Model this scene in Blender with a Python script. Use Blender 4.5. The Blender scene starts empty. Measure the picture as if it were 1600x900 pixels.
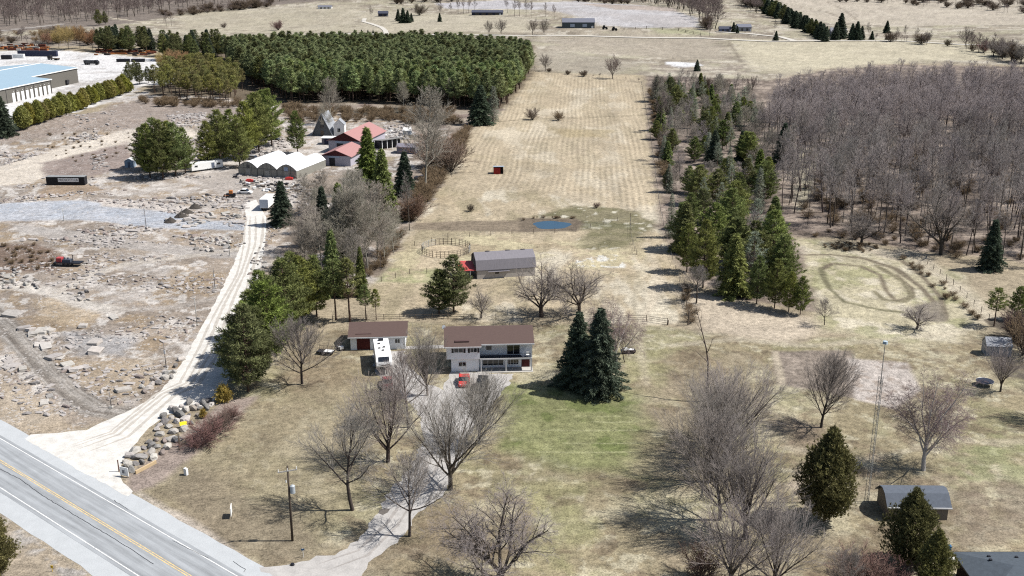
import bpy, math, random
import numpy as np
from mathutils import Vector, Matrix
from mathutils.geometry import tessellate_polygon
R = math.radians
scene = bpy.context.scene
col = scene.collection
# ------------------------------------------------------------------ camera
CAM_H = 75.0; F = 1667.0; PITCH = math.atan(550 / F)
cam = bpy.data.objects.new('camera', bpy.data.cameras.new('camera'))
col.objects.link(cam); scene.camera = cam
cam.location = (0, 0, CAM_H); cam.rotation_euler = (math.pi / 2 - PITCH, 0, 0)
cam.data.lens = 36 * F / 1600; cam.data.sensor_width = 36
cam.data.clip_start = 1; cam.data.clip_end = 9000
# ------------------------------------------------------------------ world and sun
SUN_EL = R(53); SUN_TO = Vector((-1, -0.01, 0)).normalized()       # the way shadows fall
w = bpy.data.worlds.new('World'); scene.world = w; w.use_nodes = True
nt = w.node_tree; bg = nt.nodes['Background']; sky = nt.nodes.new('ShaderNodeTexSky')
sky.sky_type = 'NISHITA'; sky.sun_disc = False; sky.sun_elevation = SUN_EL
sky.sun_rotation = math.atan2(-SUN_TO.x, -SUN_TO.y); sky.air_density = 1; sky.dust_density = 1.5
nt.links.new(sky.outputs[0], bg.inputs[0]); bg.inputs[1].default_value = 0.072
sl = bpy.data.lights.new('sun', 'SUN'); sl.energy = 4.6; sl.angle = R(0.5); sl.color = (1, .965, .915)
sun = bpy.data.objects.new('sun', sl); col.objects.link(sun)
ray = Vector((SUN_TO.x * math.cos(SUN_EL), SUN_TO.y * math.cos(SUN_EL), -math.sin(SUN_EL)))
sun.rotation_euler = ray.to_track_quat('-Z', 'Y').to_euler()
vs = scene.view_settings; vs.view_transform = 'Standard'; vs.look = 'None'; vs.gamma = 1; vs.exposure = 0.75
vs.use_curve_mapping = False
scene.cycles.max_bounces = 5; scene.cycles.diffuse_bounces = 2; scene.cycles.transparent_max_bounces = 6
scene.cycles.use_denoising = False; scene.cycles.filter_width = 1.15
try: scene.cycles.denoising_prefilter = 'ACCURATE'
except Exception: pass

# ------------------------------------------------------------------ terrain and measuring
def sstep(a, b, x):
    t = np.clip((x - a) / (b - a), 0, 1); return t * t * (3 - 2 * t)
def H(x, y):
    x = np.asarray(x, float); y = np.asarray(y, float)
    g = lambda cx, cy, sx, sy, h: h * np.exp(-((x - cx) / sx) ** 2 - ((y - cy) / sy) ** 2)
    z = g(-172, 440, 62, 24, 3.4) + g(-215, 436, 44, 26, 1.8)
    a = sstep(620, 950, y)
    z = z + a * (3.5 * np.sin(x / 120 + 1) * np.sin(y / 135) + 1.8 * np.sin(x / 53 + 2) * np.cos(y / 120 + x / 300))
    z = z + sstep(1500, 4500, y) * 150
    return z * sstep(345, 395, y)
_c, _s = math.cos(PITCH), math.sin(PITCH)
def P(px, py, z=0.0):
    """ground point (or point at height z above it) seen at a pixel of the 1600x900 photograph"""
    dx = (px - 800) / F; dy = -(py - 450) / F
    Y = _c + dy * _s; Z = -_s + dy * _c
    k = -(CAM_H - z) / Z
    if k * Y > 335:
        k = 335 / Y; st = 2.0
        for _ in range(3000):
            if CAM_H + Z * k <= z + float(H(dx * k, Y * k)): break
            k += st
        lo = k - st
        for _ in range(12):
            m = (lo + k) / 2
            if CAM_H + Z * m <= z + float(H(dx * m, Y * m)): k = m
            else: lo = m
    return Vector((dx * k, Y * k, CAM_H + Z * k))
def tall(px, py, top):
    p = P(px, py); dy = -(top - 450) / F
    return CAM_H + p.y * (-_s + dy * _c) / (_c + dy * _s) - p.z
def mpp(p): return (p.y * _c + (CAM_H - p.z) * _s) / F

# ------------------------------------------------------------------ noise (numpy)
_rs = np.random.RandomState(7); _tab = _rs.rand(256, 256)
def vnoise(x, y):
    xi = np.floor(x).astype(int); yi = np.floor(y).astype(int); fx = x - xi; fy = y - yi
    fx = fx * fx * (3 - 2 * fx); fy = fy * fy * (3 - 2 * fy)
    a = _tab[xi & 255, yi & 255]; b = _tab[(xi + 1) & 255, yi & 255]
    c = _tab[xi & 255, (yi + 1) & 255]; d = _tab[(xi + 1) & 255, (yi + 1) & 255]
    return (a * (1 - fx) + b * fx) * (1 - fy) + (c * (1 - fx) + d * fx) * fy
def fbm(x, y, s, o=4, k=0):
    v = 0; a = .5; t = 0
    for i in range(o):
        c_, q_ = math.cos(.6 + i * 1.1 + k), math.sin(.6 + i * 1.1 + k); v = v + a * vnoise((x * c_ - y * q_) / s + 17.3 * i + k * 31.7, (x * q_ + y * c_) / s + 9.1 * i + k * 11.3); t += a; a *= .55; s *= .47
    return v / t                                                    # 0..1, mean .5

# ------------------------------------------------------------------ colours and materials
def lin(r, g, b, k=.50, ds=0):
    if ds: m = .35 * r + .5 * g + .15 * b; r, g, b = (m + (c - m) * (1 - ds) for c in (r, g, b))
    f = lambda c: ((c / 255 + .055) / 1.055) ** 2.4 if c > 10 else c / 255 / 12.92
    return (f(r) * k, f(g) * k, f(b) * k)
def newmat(name):
    m = bpy.data.materials.new(name); m.use_nodes = True
    return m, m.node_tree, m.node_tree.nodes['Principled BSDF']
def mathn(nt, op, a, b=None):
    n = nt.nodes.new('ShaderNodeMath'); n.operation = op
    for i, v in enumerate((a, b)):
        if v is None: continue
        if isinstance(v, (int, float)): n.inputs[i].default_value = v
        else: nt.links.new(v, n.inputs[i])
    return n.outputs[0]
def mixc(nt, fac, a, b, mode='MIX'):
    n = nt.nodes.new('ShaderNodeMix'); n.data_type = 'RGBA'; n.blend_type = mode
    for i, v in ((0, fac), (6, a), (7, b)):
        if isinstance(v, (int, float)): n.inputs[i].default_value = v
        elif isinstance(v, (tuple, list)): n.inputs[i].default_value = (*v[:3], 1)
        else: nt.links.new(v, n.inputs[i])
    return n.outputs[2]
def noisen(nt, vec, scale, detail=4, rough=.6):
    n = nt.nodes.new('ShaderNodeTexNoise'); n.inputs['Scale'].default_value = scale
    n.inputs['Detail'].default_value = detail; n.inputs['Roughness'].default_value = rough
    nt.links.new(vec, n.inputs['Vector']); return n.outputs[0]
def mrange(nt, v, a, b, c, d):
    n = nt.nodes.new('ShaderNodeMapRange'); nt.links.new(v, n.inputs[0])
    for i, q in enumerate((a, b, c, d)): n.inputs[i + 1].default_value = q
    return n.outputs[0]
def bumpn(nt, h, strength, dist):
    n = nt.nodes.new('ShaderNodeBump'); n.inputs['Strength'].default_value = strength
    n.inputs['Distance'].default_value = dist; nt.links.new(h, n.inputs['Height']); return n.outputs[0]
def grey(nt, v):
    n = nt.nodes.new('ShaderNodeCombineColor')
    for i in range(3): nt.links.new(v, n.inputs[i])
    return n.outputs[0]
MATS = {}
def M(name, c, rough=.8, var=.18, scale=2.0, bump=0.0, objvar=0.0, tint=0.0, metal=0.0, stretch=None, spec=.3, transl=0.0):
    """a procedural material: base colour broken up by two noises, per-object and per-clump colour variation"""
    if name in MATS: return MATS[name]
    m, nt, b = newmat(name)
    tc = nt.nodes.new('ShaderNodeTexCoord').outputs['Object']
    if stretch:
        mp = nt.nodes.new('ShaderNodeMapping'); mp.inputs['Scale'].default_value = stretch
        nt.links.new(tc, mp.inputs[0]); tc = mp.outputs[0]
    n1 = noisen(nt, tc, scale, 5, .65); n2 = noisen(nt, tc, scale * 7, 3, .6)
    v = mathn(nt, 'ADD', mrange(nt, n1, .25, .75, 1 - var, 1 + var), mrange(nt, n2, .25, .75, -var * .6, var * .6))
    c0 = (*c, 1)
    base = mixc(nt, 1.0, c0, grey(nt, v), 'MULTIPLY')
    if tint:
        at = nt.nodes.new('ShaderNodeAttribute'); at.attribute_name = 'tint'
        base = mixc(nt, 1.0, base, grey(nt, mrange(nt, at.outputs['Fac'], 0, 1, 1 - tint, 1 + tint)), 'MULTIPLY')
    if objvar:
        oi = nt.nodes.new('ShaderNodeObjectInfo').outputs['Random']
        hs = nt.nodes.new('ShaderNodeHueSaturation'); nt.links.new(base, hs.inputs['Color'])
        nt.links.new(mrange(nt, oi, 0, 1, .5 - objvar * .07, .5 + objvar * .05), hs.inputs['Hue'])
        nt.links.new(mrange(nt, mathn(nt, 'FRACT', mathn(nt, 'MULTIPLY', oi, 7.13)), 0, 1, 1 - objvar * .45, 1 + objvar * .45), hs.inputs['Value'])
        nt.links.new(mrange(nt, mathn(nt, 'FRACT', mathn(nt, 'MULTIPLY', oi, 3.7)), 0, 1, 1 - objvar * .3, 1 + objvar * .3), hs.inputs['Saturation'])
        base = hs.outputs[0]
    nt.links.new(base, b.inputs['Base Color'])
    b.inputs['Roughness'].default_value = rough; b.inputs['Metallic'].default_value = metal
    b.inputs['Specular IOR Level'].default_value = spec
    if bump: nt.links.new(bumpn(nt, n2, 1, bump), b.inputs['Normal'])
    if transl:
        tr = nt.nodes.new('ShaderNodeBsdfTranslucent'); nt.links.new(base, tr.inputs[0])
        mx = nt.nodes.new('ShaderNodeMixShader'); mx.inputs[0].default_value = transl
        nt.links.new(b.outputs[0], mx.inputs[1]); nt.links.new(tr.outputs[0], mx.inputs[2])
        nt.links.new(mx.outputs[0], nt.nodes['Material Output'].inputs[0])
    MATS[name] = m; return m
def glassy(name, c, rough=.08):
    if name in MATS: return MATS[name]
    m, nt, b = newmat(name); b.inputs['Base Color'].default_value = (*c, 1)
    b.inputs['Roughness'].default_value = rough; b.inputs['Specular IOR Level'].default_value = .6
    MATS[name] = m; return m

# ------------------------------------------------------------------ mesh building
class MB:
    def __init__(s): s.v = []; s.f = []
    def face(s, pts):
        n = len(s.v); s.v += [tuple(p) for p in pts]; s.f.append(tuple(range(n, n + len(pts)))); return s
    def box(s, x0, x1, y0, y1, z0, z1, rz=0, c=None):
        n = len(s.v)
        for z in (z0, z1):
            for x, y in ((x0, y0), (x1, y0), (x1, y1), (x0, y1)):
                if rz:
                    cx, cy = c or ((x0 + x1) / 2, (y0 + y1) / 2); a, b = x - cx, y - cy
                    x, y = cx + a * math.cos(rz) - b * math.sin(rz), cy + a * math.sin(rz) + b * math.cos(rz)
                s.v.append((x, y, z))
        for q in ((0, 3, 2, 1), (4, 5, 6, 7), (0, 1, 5, 4), (1, 2, 6, 5), (2, 3, 7, 6), (3, 0, 4, 7)): s.f.append(tuple(n + i for i in q))
        return s
    def prism(s, prof, a0, a1, axis='x'):
        """profile [(u,z)] extruded along x (u is y) or along y (u is x)"""
        n = len(s.v); k = len(prof)
        for a in (a0, a1):
            for u, z in prof: s.v.append((a, u, z) if axis == 'x' else (u, a, z))
        s.f.append(tuple(n + i for i in range(k))); s.f.append(tuple(n + k + i for i in reversed(range(k))))
        for i in range(k):
            j = (i + 1) % k; s.f.append((n + i, n + k + i, n + k + j, n + j))
        return s
    def tube(s, p0, p1, r0, r1=None, n=6, cap=True):
        r1 = r0 if r1 is None else r1; p0 = Vector(p0); p1 = Vector(p1); d = (p1 - p0).normalized()
        a = d.orthogonal().normalized(); b = d.cross(a); m = len(s.v)
        for p, r in ((p0, r0), (p1, r1)):
            for i in range(n):
                t = 2 * math.pi * i / n; s.v.append(tuple(p + (a * math.cos(t) + b * math.sin(t)) * r))
        for i in range(n): s.f.append((m + i, m + (i + 1) % n, m + n + (i + 1) % n, m + n + i))
        if cap: s.f.append(tuple(m + i for i in reversed(range(n)))); s.f.append(tuple(m + n + i for i in range(n)))
        return s
    def build(s, name, mat, parent=None, bevel=0, smooth=False):
        me = bpy.data.meshes.new(name); me.from_pydata(s.v, [], s.f); me.validate(); me.materials.append(mat)
        if smooth: me.polygons.foreach_set('use_smooth', [True] * len(me.polygons))
        o = bpy.data.objects.new(name, me); col.objects.link(o)
        if parent: o.parent = parent
        if bevel:
            b = o.modifiers.new('bevel', 'BEVEL'); b.width = bevel; b.segments = 2; b.limit_method = 'ANGLE'
        return o
def np_mesh(name, V, Fc, mat, tint=None, smooth=False):
    """V (n,3) array, Fc (m,k) array of equal-sized faces"""
    me = bpy.data.meshes.new(name); V = np.asarray(V, np.float32); Fc = np.asarray(Fc, np.int32)
    me.vertices.add(len(V)); me.vertices.foreach_set('co', V.ravel())
    k = Fc.shape[1]; me.loops.add(Fc.size); me.loops.foreach_set('vertex_index', Fc.ravel())
    me.polygons.add(len(Fc)); me.polygons.foreach_set('loop_start', np.arange(0, Fc.size, k, dtype=np.int32))
    me.polygons.foreach_set('loop_total', np.full(len(Fc), k, np.int32)) if False else None
    if smooth: me.polygons.foreach_set('use_smooth', np.ones(len(Fc), bool))
    me.update(calc_edges=True); me.validate()
    if tint is not None and len(me.polygons) == len(Fc):
        a = me.attributes.new('tint', 'FLOAT', 'FACE'); a.data.foreach_set('value', np.asarray(tint, np.float32))
    me.materials.append(mat); return me
def meshobj(name, me, parent=None):
    o = bpy.data.objects.new(name, me); col.objects.link(o)
    if parent: o.parent = parent
    return o
def tag(o, label=None, cat=None, group=None, kind=None):
    for k, v in (('label', label), ('category', cat), ('group', group), ('kind', kind)):
        if v: o[k] = v
    return o
def thing(name, label, cat, loc, rz=0, group=None):
    o = bpy.data.objects.new(name, None); col.objects.link(o); o.location = loc; o.rotation_euler = (0, 0, rz)
    o.empty_display_size = .3
    return tag(o, label, cat, group)
def copy_thing(src, loc, rz=0, sc=(1, 1, 1), label=None, cat=None, group=None, lean=(0, 0)):
    c = src.copy(); col.objects.link(c); c.location = loc; c.rotation_euler = (lean[0], lean[1], rz); c.scale = sc
    tag(c, label, cat, group)
    for ch in src.children:
        d = ch.copy(); col.objects.link(d); d.parent = c
        for g in ch.children:
            e = g.copy(); col.objects.link(e); e.parent = d
    return c
def sheet(name, pts, z, mat, jitter=0, step=2.0, seed=1):
    """a flat sheet from a world outline, its edge broken up so it does not read as a cut-out"""
    rnd = random.Random(seed); out = []
    n = len(pts)
    for i in range(n):
        a = Vector(pts[i][:2]); b = Vector(pts[(i + 1) % n][:2]); k = max(1, int((b - a).length / step))
        nrm = Vector((b.y - a.y, a.x - b.x)); nrm = nrm.normalized() if nrm.length else nrm
        for j in range(k):
            q = a.lerp(b, j / k) + nrm * rnd.uniform(-jitter, jitter); out.append((q.x, q.y, z))
    tr = tessellate_polygon([[Vector(p) for p in out]])
    me = bpy.data.meshes.new(name); me.from_pydata(out, [], [t if (Vector(out[t[1]]) - Vector(out[t[0]])).cross(Vector(out[t[2]]) - Vector(out[t[0]])).z > 0 else t[::-1] for t in tr])
    me.materials.append(mat); o = meshobj(name, me); o['kind'] = 'structure'; return o
# ================================================================== GROUND
def W(pts): return np.array([P(x, y)[:2] for x, y in pts])
def ground():
    ang = np.radians(np.concatenate([np.linspace(-60, -27.2, 60), np.linspace(-27, 27, 1000), np.linspace(27.2, 60, 60)]))
    dep = np.concatenate([np.linspace(80, 37, 14), np.linspace(36, 2.9, 680), np.linspace(2.8, 0.9, 24)])
    rr = CAM_H / np.tan(np.radians(dep))
    A, Rr = np.meshgrid(ang, rr); X = (Rr * np.sin(A)); Y = (Rr * np.cos(A))
    X = X.ravel(); Y = Y.ravel(); Z = H(X, Y)
    nA, nR = len(ang), len(rr)
    i = np.arange(nR - 1)[:, None] * nA + np.arange(nA - 1)[None, :]; i = i.ravel()
    Fc = np.stack([i, i + 1, i + nA + 1, i + nA], 1)
    n40 = fbm(X, Y, 45, 4, 1); n12 = fbm(X, Y, 12, 4, 2); n4 = fbm(X, Y, 4, 4, 3); n1 = fbm(X, Y, 1.3, 3, 4)
    warp = fbm(X, Y, 9, 4, 5) - .5
    C = np.zeros((len(X), 3)); FX = np.zeros((len(X), 4)); FX[:, 3] = 1
    L = lambda *c: np.array(lin(*c, .50, .28))
    C[:] = L(178, 160, 128)
    def mix(m, c): C[:] = C * (1 - m[:, None]) + np.asarray(c) * m[:, None]
    def sdpoly(pw, pad):
        x0, y0 = pw.min(0) - pad; x1, y1 = pw.max(0) + pad
        ix = np.where((X > x0) & (X < x1) & (Y > y0) & (Y < y1))[0]; x = X[ix]; y = Y[ix]
        d = np.full(len(ix), 1e9); ins = np.zeros(len(ix), bool); n = len(pw)
        for k in range(n):
            ax, ay = pw[k]; bx, by = pw[(k + 1) % n]; ex, ey = bx - ax, by - ay
            t = np.clip(((x - ax) * ex + (y - ay) * ey) / (ex * ex + ey * ey + 1e-9), 0, 1)
            d = np.minimum(d, np.hypot(x - ax - t * ex, y - ay - t * ey))
            c = ((ay > y) != (by > y)); 
            with np.errstate(divide='ignore', invalid='ignore'): xx = ax + (y - ay) * ex / (ey if abs(ey) > 1e-9 else 1e-9)
            ins ^= c & (x < xx)
        return ix, np.where(ins, d, -d)
    def mask(pts, soft=2, wp=4, world=False, patch=None, alpha=1):
        pw = np.array(pts, float) if world else W(pts)
        ix, sd = sdpoly(pw, soft + wp); m = np.zeros(len(X))
        v = sstep(-soft, soft, sd + warp[ix] * 2 * wp)
        if patch: v = v * sstep(patch[0], patch[1], fbm(X[ix], Y[ix], patch[2], 4, patch[3] if len(patch) > 3 else 9))
        m[ix] = v * alpha; return m
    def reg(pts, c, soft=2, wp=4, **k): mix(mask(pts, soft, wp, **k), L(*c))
    def line(pts, wid, soft=.5, wp=.5, alpha=1):
        pw = W(pts); m = np.zeros(len(X)); pad = wid + soft + wp
        for k in range(len(pw) - 1):
            (ax, ay), (bx, by) = pw[k], pw[k + 1]
            ix = np.where((X > min(ax, bx) - pad) & (X < max(ax, bx) + pad) & (Y > min(ay, by) - pad) & (Y < max(ay, by) + pad))[0]
            x = X[ix]; y = Y[ix]; ex, ey = bx - ax, by - ay; t = np.clip(((x - ax) * ex + (y - ay) * ey) / (ex * ex + ey * ey + 1e-9), 0, 1)
            d = np.hypot(x - ax - t * ex, y - ay - t * ey)
            m[ix] = np.maximum(m[ix], sstep(soft, -soft, d - wid / 2 + warp[ix] * 2 * wp))
        return m * alpha
    def stroke(pts, wid, c, **k): mix(line(pts, wid, **k), L(*c))
    def patches(m, c, a, b, s, k, al=1, ys=1): mix(m * sstep(a, b, fbm(X, Y * ys, s, 4, k)) * al, L(*c))
    # ---- lawns round the house
    lawn = mask([(-100, 900), (150, 900), (390, 905), (200, 760), (335, 625), (400, 560), (520, 515), (640, 505), (1010, 508), (1200, 530), (1540, 520), (1900, 600), (1900, 1300), (0, 1300)], 1.5, 1)
    mix(lawn, L(168, 152, 114))
    patches(lawn, (200, 188, 150), .45, .65, 7, 21, .8); patches(lawn, (150, 144, 98), .52, .68, 10, 22, .65)
    patches(lawn, (205, 195, 160), .55, .72, 2.2, 23, .7); patches(lawn, (142, 122, 94), .5, .68, 14, 24, .7); patches(lawn, (128, 108, 84), .58, .7, 3, 25, .6)
    reg([(230, 760), (340, 640), (560, 600), (580, 700), (500, 880), (380, 880)], (164, 148, 114), 4, 4, alpha=.7)
    reg([(330, 850), (240, 770), (300, 730), (420, 790), (520, 850), (470, 880), (400, 880)], (142, 126, 102), 2, 3, alpha=.6)
    gr = mask([(780, 600), (850, 600), (1000, 610), (1015, 660), (1000, 730), (900, 740), (790, 700)], 3, 2)
    mix(gr * .85, L(136, 142, 82)); patches(gr, (116, 128, 64), .45, .62, 5, 31, .9); patches(gr, (165, 165, 105), .5, .7, 3, 32, .6)
    reg([(880, 500), (1010, 510), (1060, 600), (1040, 700), (1000, 900), (860, 900), (820, 760), (1000, 740), (1010, 620), (960, 590)], (165, 160, 105), 3, 4, patch=(.4, .62, 6, 33), alpha=.7)
    reg([(1000, 600), (1180, 590), (1230, 900), (1000, 900)], (174, 156, 124), 4, 5, patch=(.35, .6, 8, 34), alpha=.7)
    reg([(1225, 640), (1300, 660), (1420, 700), (1500, 700), (1490, 750), (1350, 780), (1240, 800), (1215, 760)], (158, 136, 112), 4, 5, patch=(.4, .62, 7, 37), alpha=.8)
    reg([(1235, 730), (1262, 720), (1262, 790), (1225, 760)], (206, 186, 168), 2, 3, patch=(.4, .6, 3, 38), alpha=.8)
    for yy, x0, x1 in ((640, 870, 905), (650, 900, 970), (659, 925, 985), (672, 850, 995), (692, 880, 1005), (706, 840, 1000)):
        stroke([(x0, yy), ((x0 + x1) / 2, yy + 1), (x1, yy)], .25, (200, 198, 142), soft=.18, wp=.14, alpha=.5)
    reg([(1490, 760), (1600, 740), (1700, 850), (1500, 850)], (150, 132, 110), 2, 3, patch=(.45, .6, 4, 35), alpha=.7)
    reg([(1480, 690), (1620, 660), (1700, 760), (1500, 760)], (150, 155, 100), 3, 4, patch=(.4, .6, 5, 36), alpha=.7)
    # garden plot
    g = mask([(1205, 548), (1330, 548), (1345, 625), (1215, 600)], .8, .8); mix(g, L(150, 134, 118)); patches(g, (178, 160, 142), .5, .65, 2, 41, .8)
    g = mask([(1325, 560), (1415, 568), (1440, 610), (1400, 640), (1335, 625)], .8, 1); mix(g, L(205, 192, 180)); patches(g, (170, 150, 132), .5, .65, 2, 42, .7)
    reg([(1205, 548), (1217, 548), (1228, 600), (1217, 602)], (195, 178, 150), .4, .3)
    # ---- pasture behind
    fld = mask([(600, 500), (560, 440), (600, 410), (660, 330), (735, 195), (790, 160), (835, 112), (1000, 118), (1012, 200), (1030, 330), (1060, 440), (1078, 505), (1010, 507)], 1.2, 1.2)
    mix(fld, L(198, 178, 142))
    patches(fld, (222, 210, 182), .5, .64, 8, 51, .8, .3); patches(fld, (176, 160, 122), .5, .66, 6, 52, .8, .35); patches(fld, (190, 168, 130), .5, .7, 20, 53, .6)
    st = mask([(745, 190), (800, 150), (840, 114), (998, 122), (1012, 205), (1028, 330), (960, 332), (850, 300), (700, 300)], 4, 4)
    FX[:, 0] = np.maximum(FX[:, 0], st)
    mix(st * .5, L(204, 184, 150))
    reg([(860, 200), (960, 203), (950, 215), (880, 215)], (180, 158, 108), 3, 3, alpha=.6)
    stroke([(740, 193), (820, 187), (900, 184), (1003, 180)], 1.6, (150, 135, 105), soft=.8, wp=1.4, alpha=.8)
    stroke([(700, 235), (780, 250), (900, 262), (1010, 262)], 2.5, (190, 170, 130), soft=1.5, wp=2, alpha=.4)
    wet = mask([(830, 338), (900, 322), (1000, 330), (1015, 345), (1000, 372), (960, 392), (900, 388), (915, 362), (870, 340)], 2, 3)
    mix(wet, L(148, 138, 102)); patches(wet, (130, 124, 84), .45, .6, 4, 55, .8); patches(wet, (222, 215, 190), .62, .72, 3, 56, .9)
    reg([(640, 348), (735, 344), (845, 346), (845, 362), (720, 362), (640, 360)], (150, 132, 108), 1, 1.5)
    reg([(905, 345), (1000, 350), (990, 358), (905, 356)], (120, 118, 80), 1, 1, alpha=.7)
    reg([(812, 341), (900, 341), (912, 350), (902, 362), (816, 362)], (128, 112, 92), 1, 1.5)
    reg([(600, 385), (740, 365), (850, 372), (1000, 395), (1000, 430), (600, 440)], (208, 194, 148), 3, 4, patch=(.42, .6, 6, 57), alpha=.8)
    reg([(600, 420), (700, 420), (720, 440), (590, 440)], (165, 168, 110), 1.5, 2, patch=(.35, .55, 5, 58), alpha=.8)
    reg([(668, 384), (728, 384), (722, 402), (672, 402)], (214, 190, 150), 1, .8)
    reg([(900, 400), (970, 398), (975, 418), (900, 416)], (225, 222, 210), .6, 1.2, patch=(.5, .6, 2, 59))
    reg([(1035, 440), (1090, 455), (1300, 505), (1240, 540), (1090, 520)], (215, 196, 168), 3, 3, alpha=.85)
    # ---- atv ground
    at = mask([(1240, 372), (1330, 380), (1420, 400), (1500, 430), (1540, 500), (1500, 540), (1290, 520), (1250, 440)], 3, 3)
    mix(at, L(196, 184, 146)); patches(at, (218, 206, 176), .5, .65, 5, 61, .8); patches(at, (160, 158, 104), .52, .66, 7, 62, .7)
    oval = [(1245, 398), (1300, 398), (1350, 404), (1400, 420), (1440, 450), (1468, 482), (1475, 500)]
    stroke(oval, 1.6, (136, 122, 98), wp=.5); stroke([(1300, 388), (1360, 392), (1410, 408), (1440, 430), (1470, 465), (1475, 495)], 1.4, (136, 122, 98), wp=.5)
    stroke([(1285, 420), (1300, 412), (1345, 416), (1375, 430), (1385, 455), (1400, 470), (1425, 465), (1425, 450), (1400, 430)], 1.3, (134, 120, 96), wp=.4)
    stroke([(1282, 420), (1295, 450), (1320, 472), (1380, 485), (1410, 488)], 1.3, (130, 124, 90), wp=.4)
    stroke([(1366, 455), (1380, 468), (1412, 472), (1425, 462), (1410, 440), (1370, 415)], 1.5, (140, 130, 98), wp=.4)
    reg([(1425, 480), (1465, 470), (1482, 495), (1475, 504), (1440, 502)], (150, 138, 118), 1, 1)
    reg([(1330, 376), (1420, 398), (1400, 408), (1340, 396)], (214, 198, 170), 2, 2, alpha=.7)
    stroke([(1420, 395), (1470, 430), (1520, 470), (1545, 500)], 5, (205, 190, 162), soft=2, wp=2, alpha=.8)
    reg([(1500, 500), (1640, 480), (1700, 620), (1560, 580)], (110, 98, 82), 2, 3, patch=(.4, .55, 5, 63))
    # ---- wood floors
    wf = mask([(1010, 112), (1150, 120), (1210, 125), (1330, 100), (1640, 105), (1800, 300), (1700, 430), (1580, 405), (1440, 395), (1330, 372), (1240, 370), (1270, 485), (1180, 470), (1085, 445), (1050, 400), (1030, 330), (1015, 215)], 2, 3)
    mix(wf, L(146, 128, 114)); patches(wf, (186, 166, 146), .48, .62, 6, 71, .8); patches(wf, (118, 102, 88), .5, .62, 5, 72, .8)
    reg([(1120, 258), (1260, 262), (1270, 285), (1130, 275)], (190, 170, 150), 2, 3)
    reg([(1240, 225), (1275, 240), (1270, 300), (1245, 330)], (205, 195, 160), 2, 3, alpha=.7)
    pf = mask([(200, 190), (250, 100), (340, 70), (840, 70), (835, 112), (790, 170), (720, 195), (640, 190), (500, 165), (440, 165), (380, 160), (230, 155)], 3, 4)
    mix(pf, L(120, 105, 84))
    mdw = mask([(440, 165), (560, 160), (640, 168), (720, 172), (790, 170), (735, 205), (690, 235), (620, 205), (560, 190), (450, 200)], 3, 4)
    mix(mdw, L(176, 160, 140)); patches(mdw, (140, 118, 110), .48, .62, 8, 73, .8); reg([(545, 172), (640, 166), (640, 185), (560, 186)], (95, 88, 74), 3, 3)
    # hedge strip left of the pasture
    hs = mask([(735, 195), (660, 335), (600, 415), (575, 445), (450, 450), (420, 380), (470, 290), (520, 250), (600, 260), (640, 210), (700, 200)], 2, 3)
    mix(hs, L(172, 154, 136)); patches(hs, (128, 112, 96), .48, .6, 6, 74, .8); patches(hs, (214, 206, 196), .58, .68, 4, 75, .8)
    # ---- stone yard on the left
    yd = mask([(-400, 185), (0, 212), (100, 182), (200, 150), (330, 150), (440, 165), (640, 190), (600, 250), (480, 290), (440, 360), (420, 440), (370, 500), (320, 590), (240, 625), (160, 660), (60, 682), (0, 655), (-400, 480)], 2, 2)
    mix(yd, L(178, 160, 140)); FX[:, 1] = np.maximum(FX[:, 1], yd)
    patches(yd, (196, 186, 176), .5, .62, 7, 81, .8); patches(yd, (156, 140, 124), .5, .64, 9, 82, .8); patches(yd, (172, 146, 112), .55, .68, 6, 83, .8); patches(yd, (222, 214, 204), .58, .66, 3, 84, .8)
    reg([(-100, 205), (60, 190), (230, 152), (340, 160), (380, 175), (330, 190), (200, 200), (120, 205), (0, 225)], (166, 148, 134), 2, 4, alpha=.9)
    reg([(-100, 250), (0, 262), (100, 228), (190, 205), (300, 200), (320, 215), (215, 222), (110, 245), (60, 285), (-100, 300)], (222, 208, 188), 1.5, 3)
    reg([(60, 255), (200, 222), (215, 260), (140, 275), (70, 275)], (158, 138, 128), 1.5, 2.5, alpha=.9)
    bl = mask([(-100, 330), (0, 318), (130, 312), (250, 330), (330, 345), (400, 345), (380, 360), (260, 358), (140, 345), (0, 345), (-100, 350)], 1.2, 2.5)
    mix(bl, L(190, 194, 202)); patches(bl, (172, 180, 192), .45, .6, 5, 85, .7)
    reg([(150, 308), (300, 322), (290, 332), (160, 322)], (214, 202, 190), 1, 1.5)
    reg([(20, 350), (100, 358), (250, 380), (385, 395), (380, 404), (220, 392), (80, 372), (20, 362)], (190, 182, 174), 1, 2, alpha=.8)
    reg([(-50, 382), (60, 380), (105, 400), (90, 425), (0, 428), (-50, 425)], (140, 116, 98), 2, 3)
    reg([(75, 288), (130, 285), (165, 296), (110, 308), (60, 306)], (172, 146, 118), 1, 1.5)
    reg([(40, 465), (110, 462), (160, 490), (120, 510), (60, 500)], (196, 172, 138), 1.5, 3, alpha=.8)
    reg([(120, 565), (230, 560), (240, 600), (180, 625), (130, 600)], (184, 162, 132), 1.5, 3, alpha=.8)
    reg([(100, 520), (220, 530), (200, 560), (120, 556)], (182, 180, 180), 1.5, 3, alpha=.8)
    stroke([(-60, 448), (30, 447), (90, 457), (130, 475), (180, 484)], 4.5, (216, 206, 192), soft=1, wp=1.2)
    stroke([(90, 457), (140, 430), (200, 412), (300, 400), (385, 388)], 3, (206, 194, 178), soft=1, wp=1)
    stroke([(180, 484), (280, 480), (350, 460)], 2.5, (190, 178, 165), soft=1, wp=1, alpha=.8)
    reg([(-100, 560), (0, 590), (60, 620), (110, 670), (60, 683), (0, 658), (-100, 640)], (190, 170, 142), 1.5, 2, alpha=.85)
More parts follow.
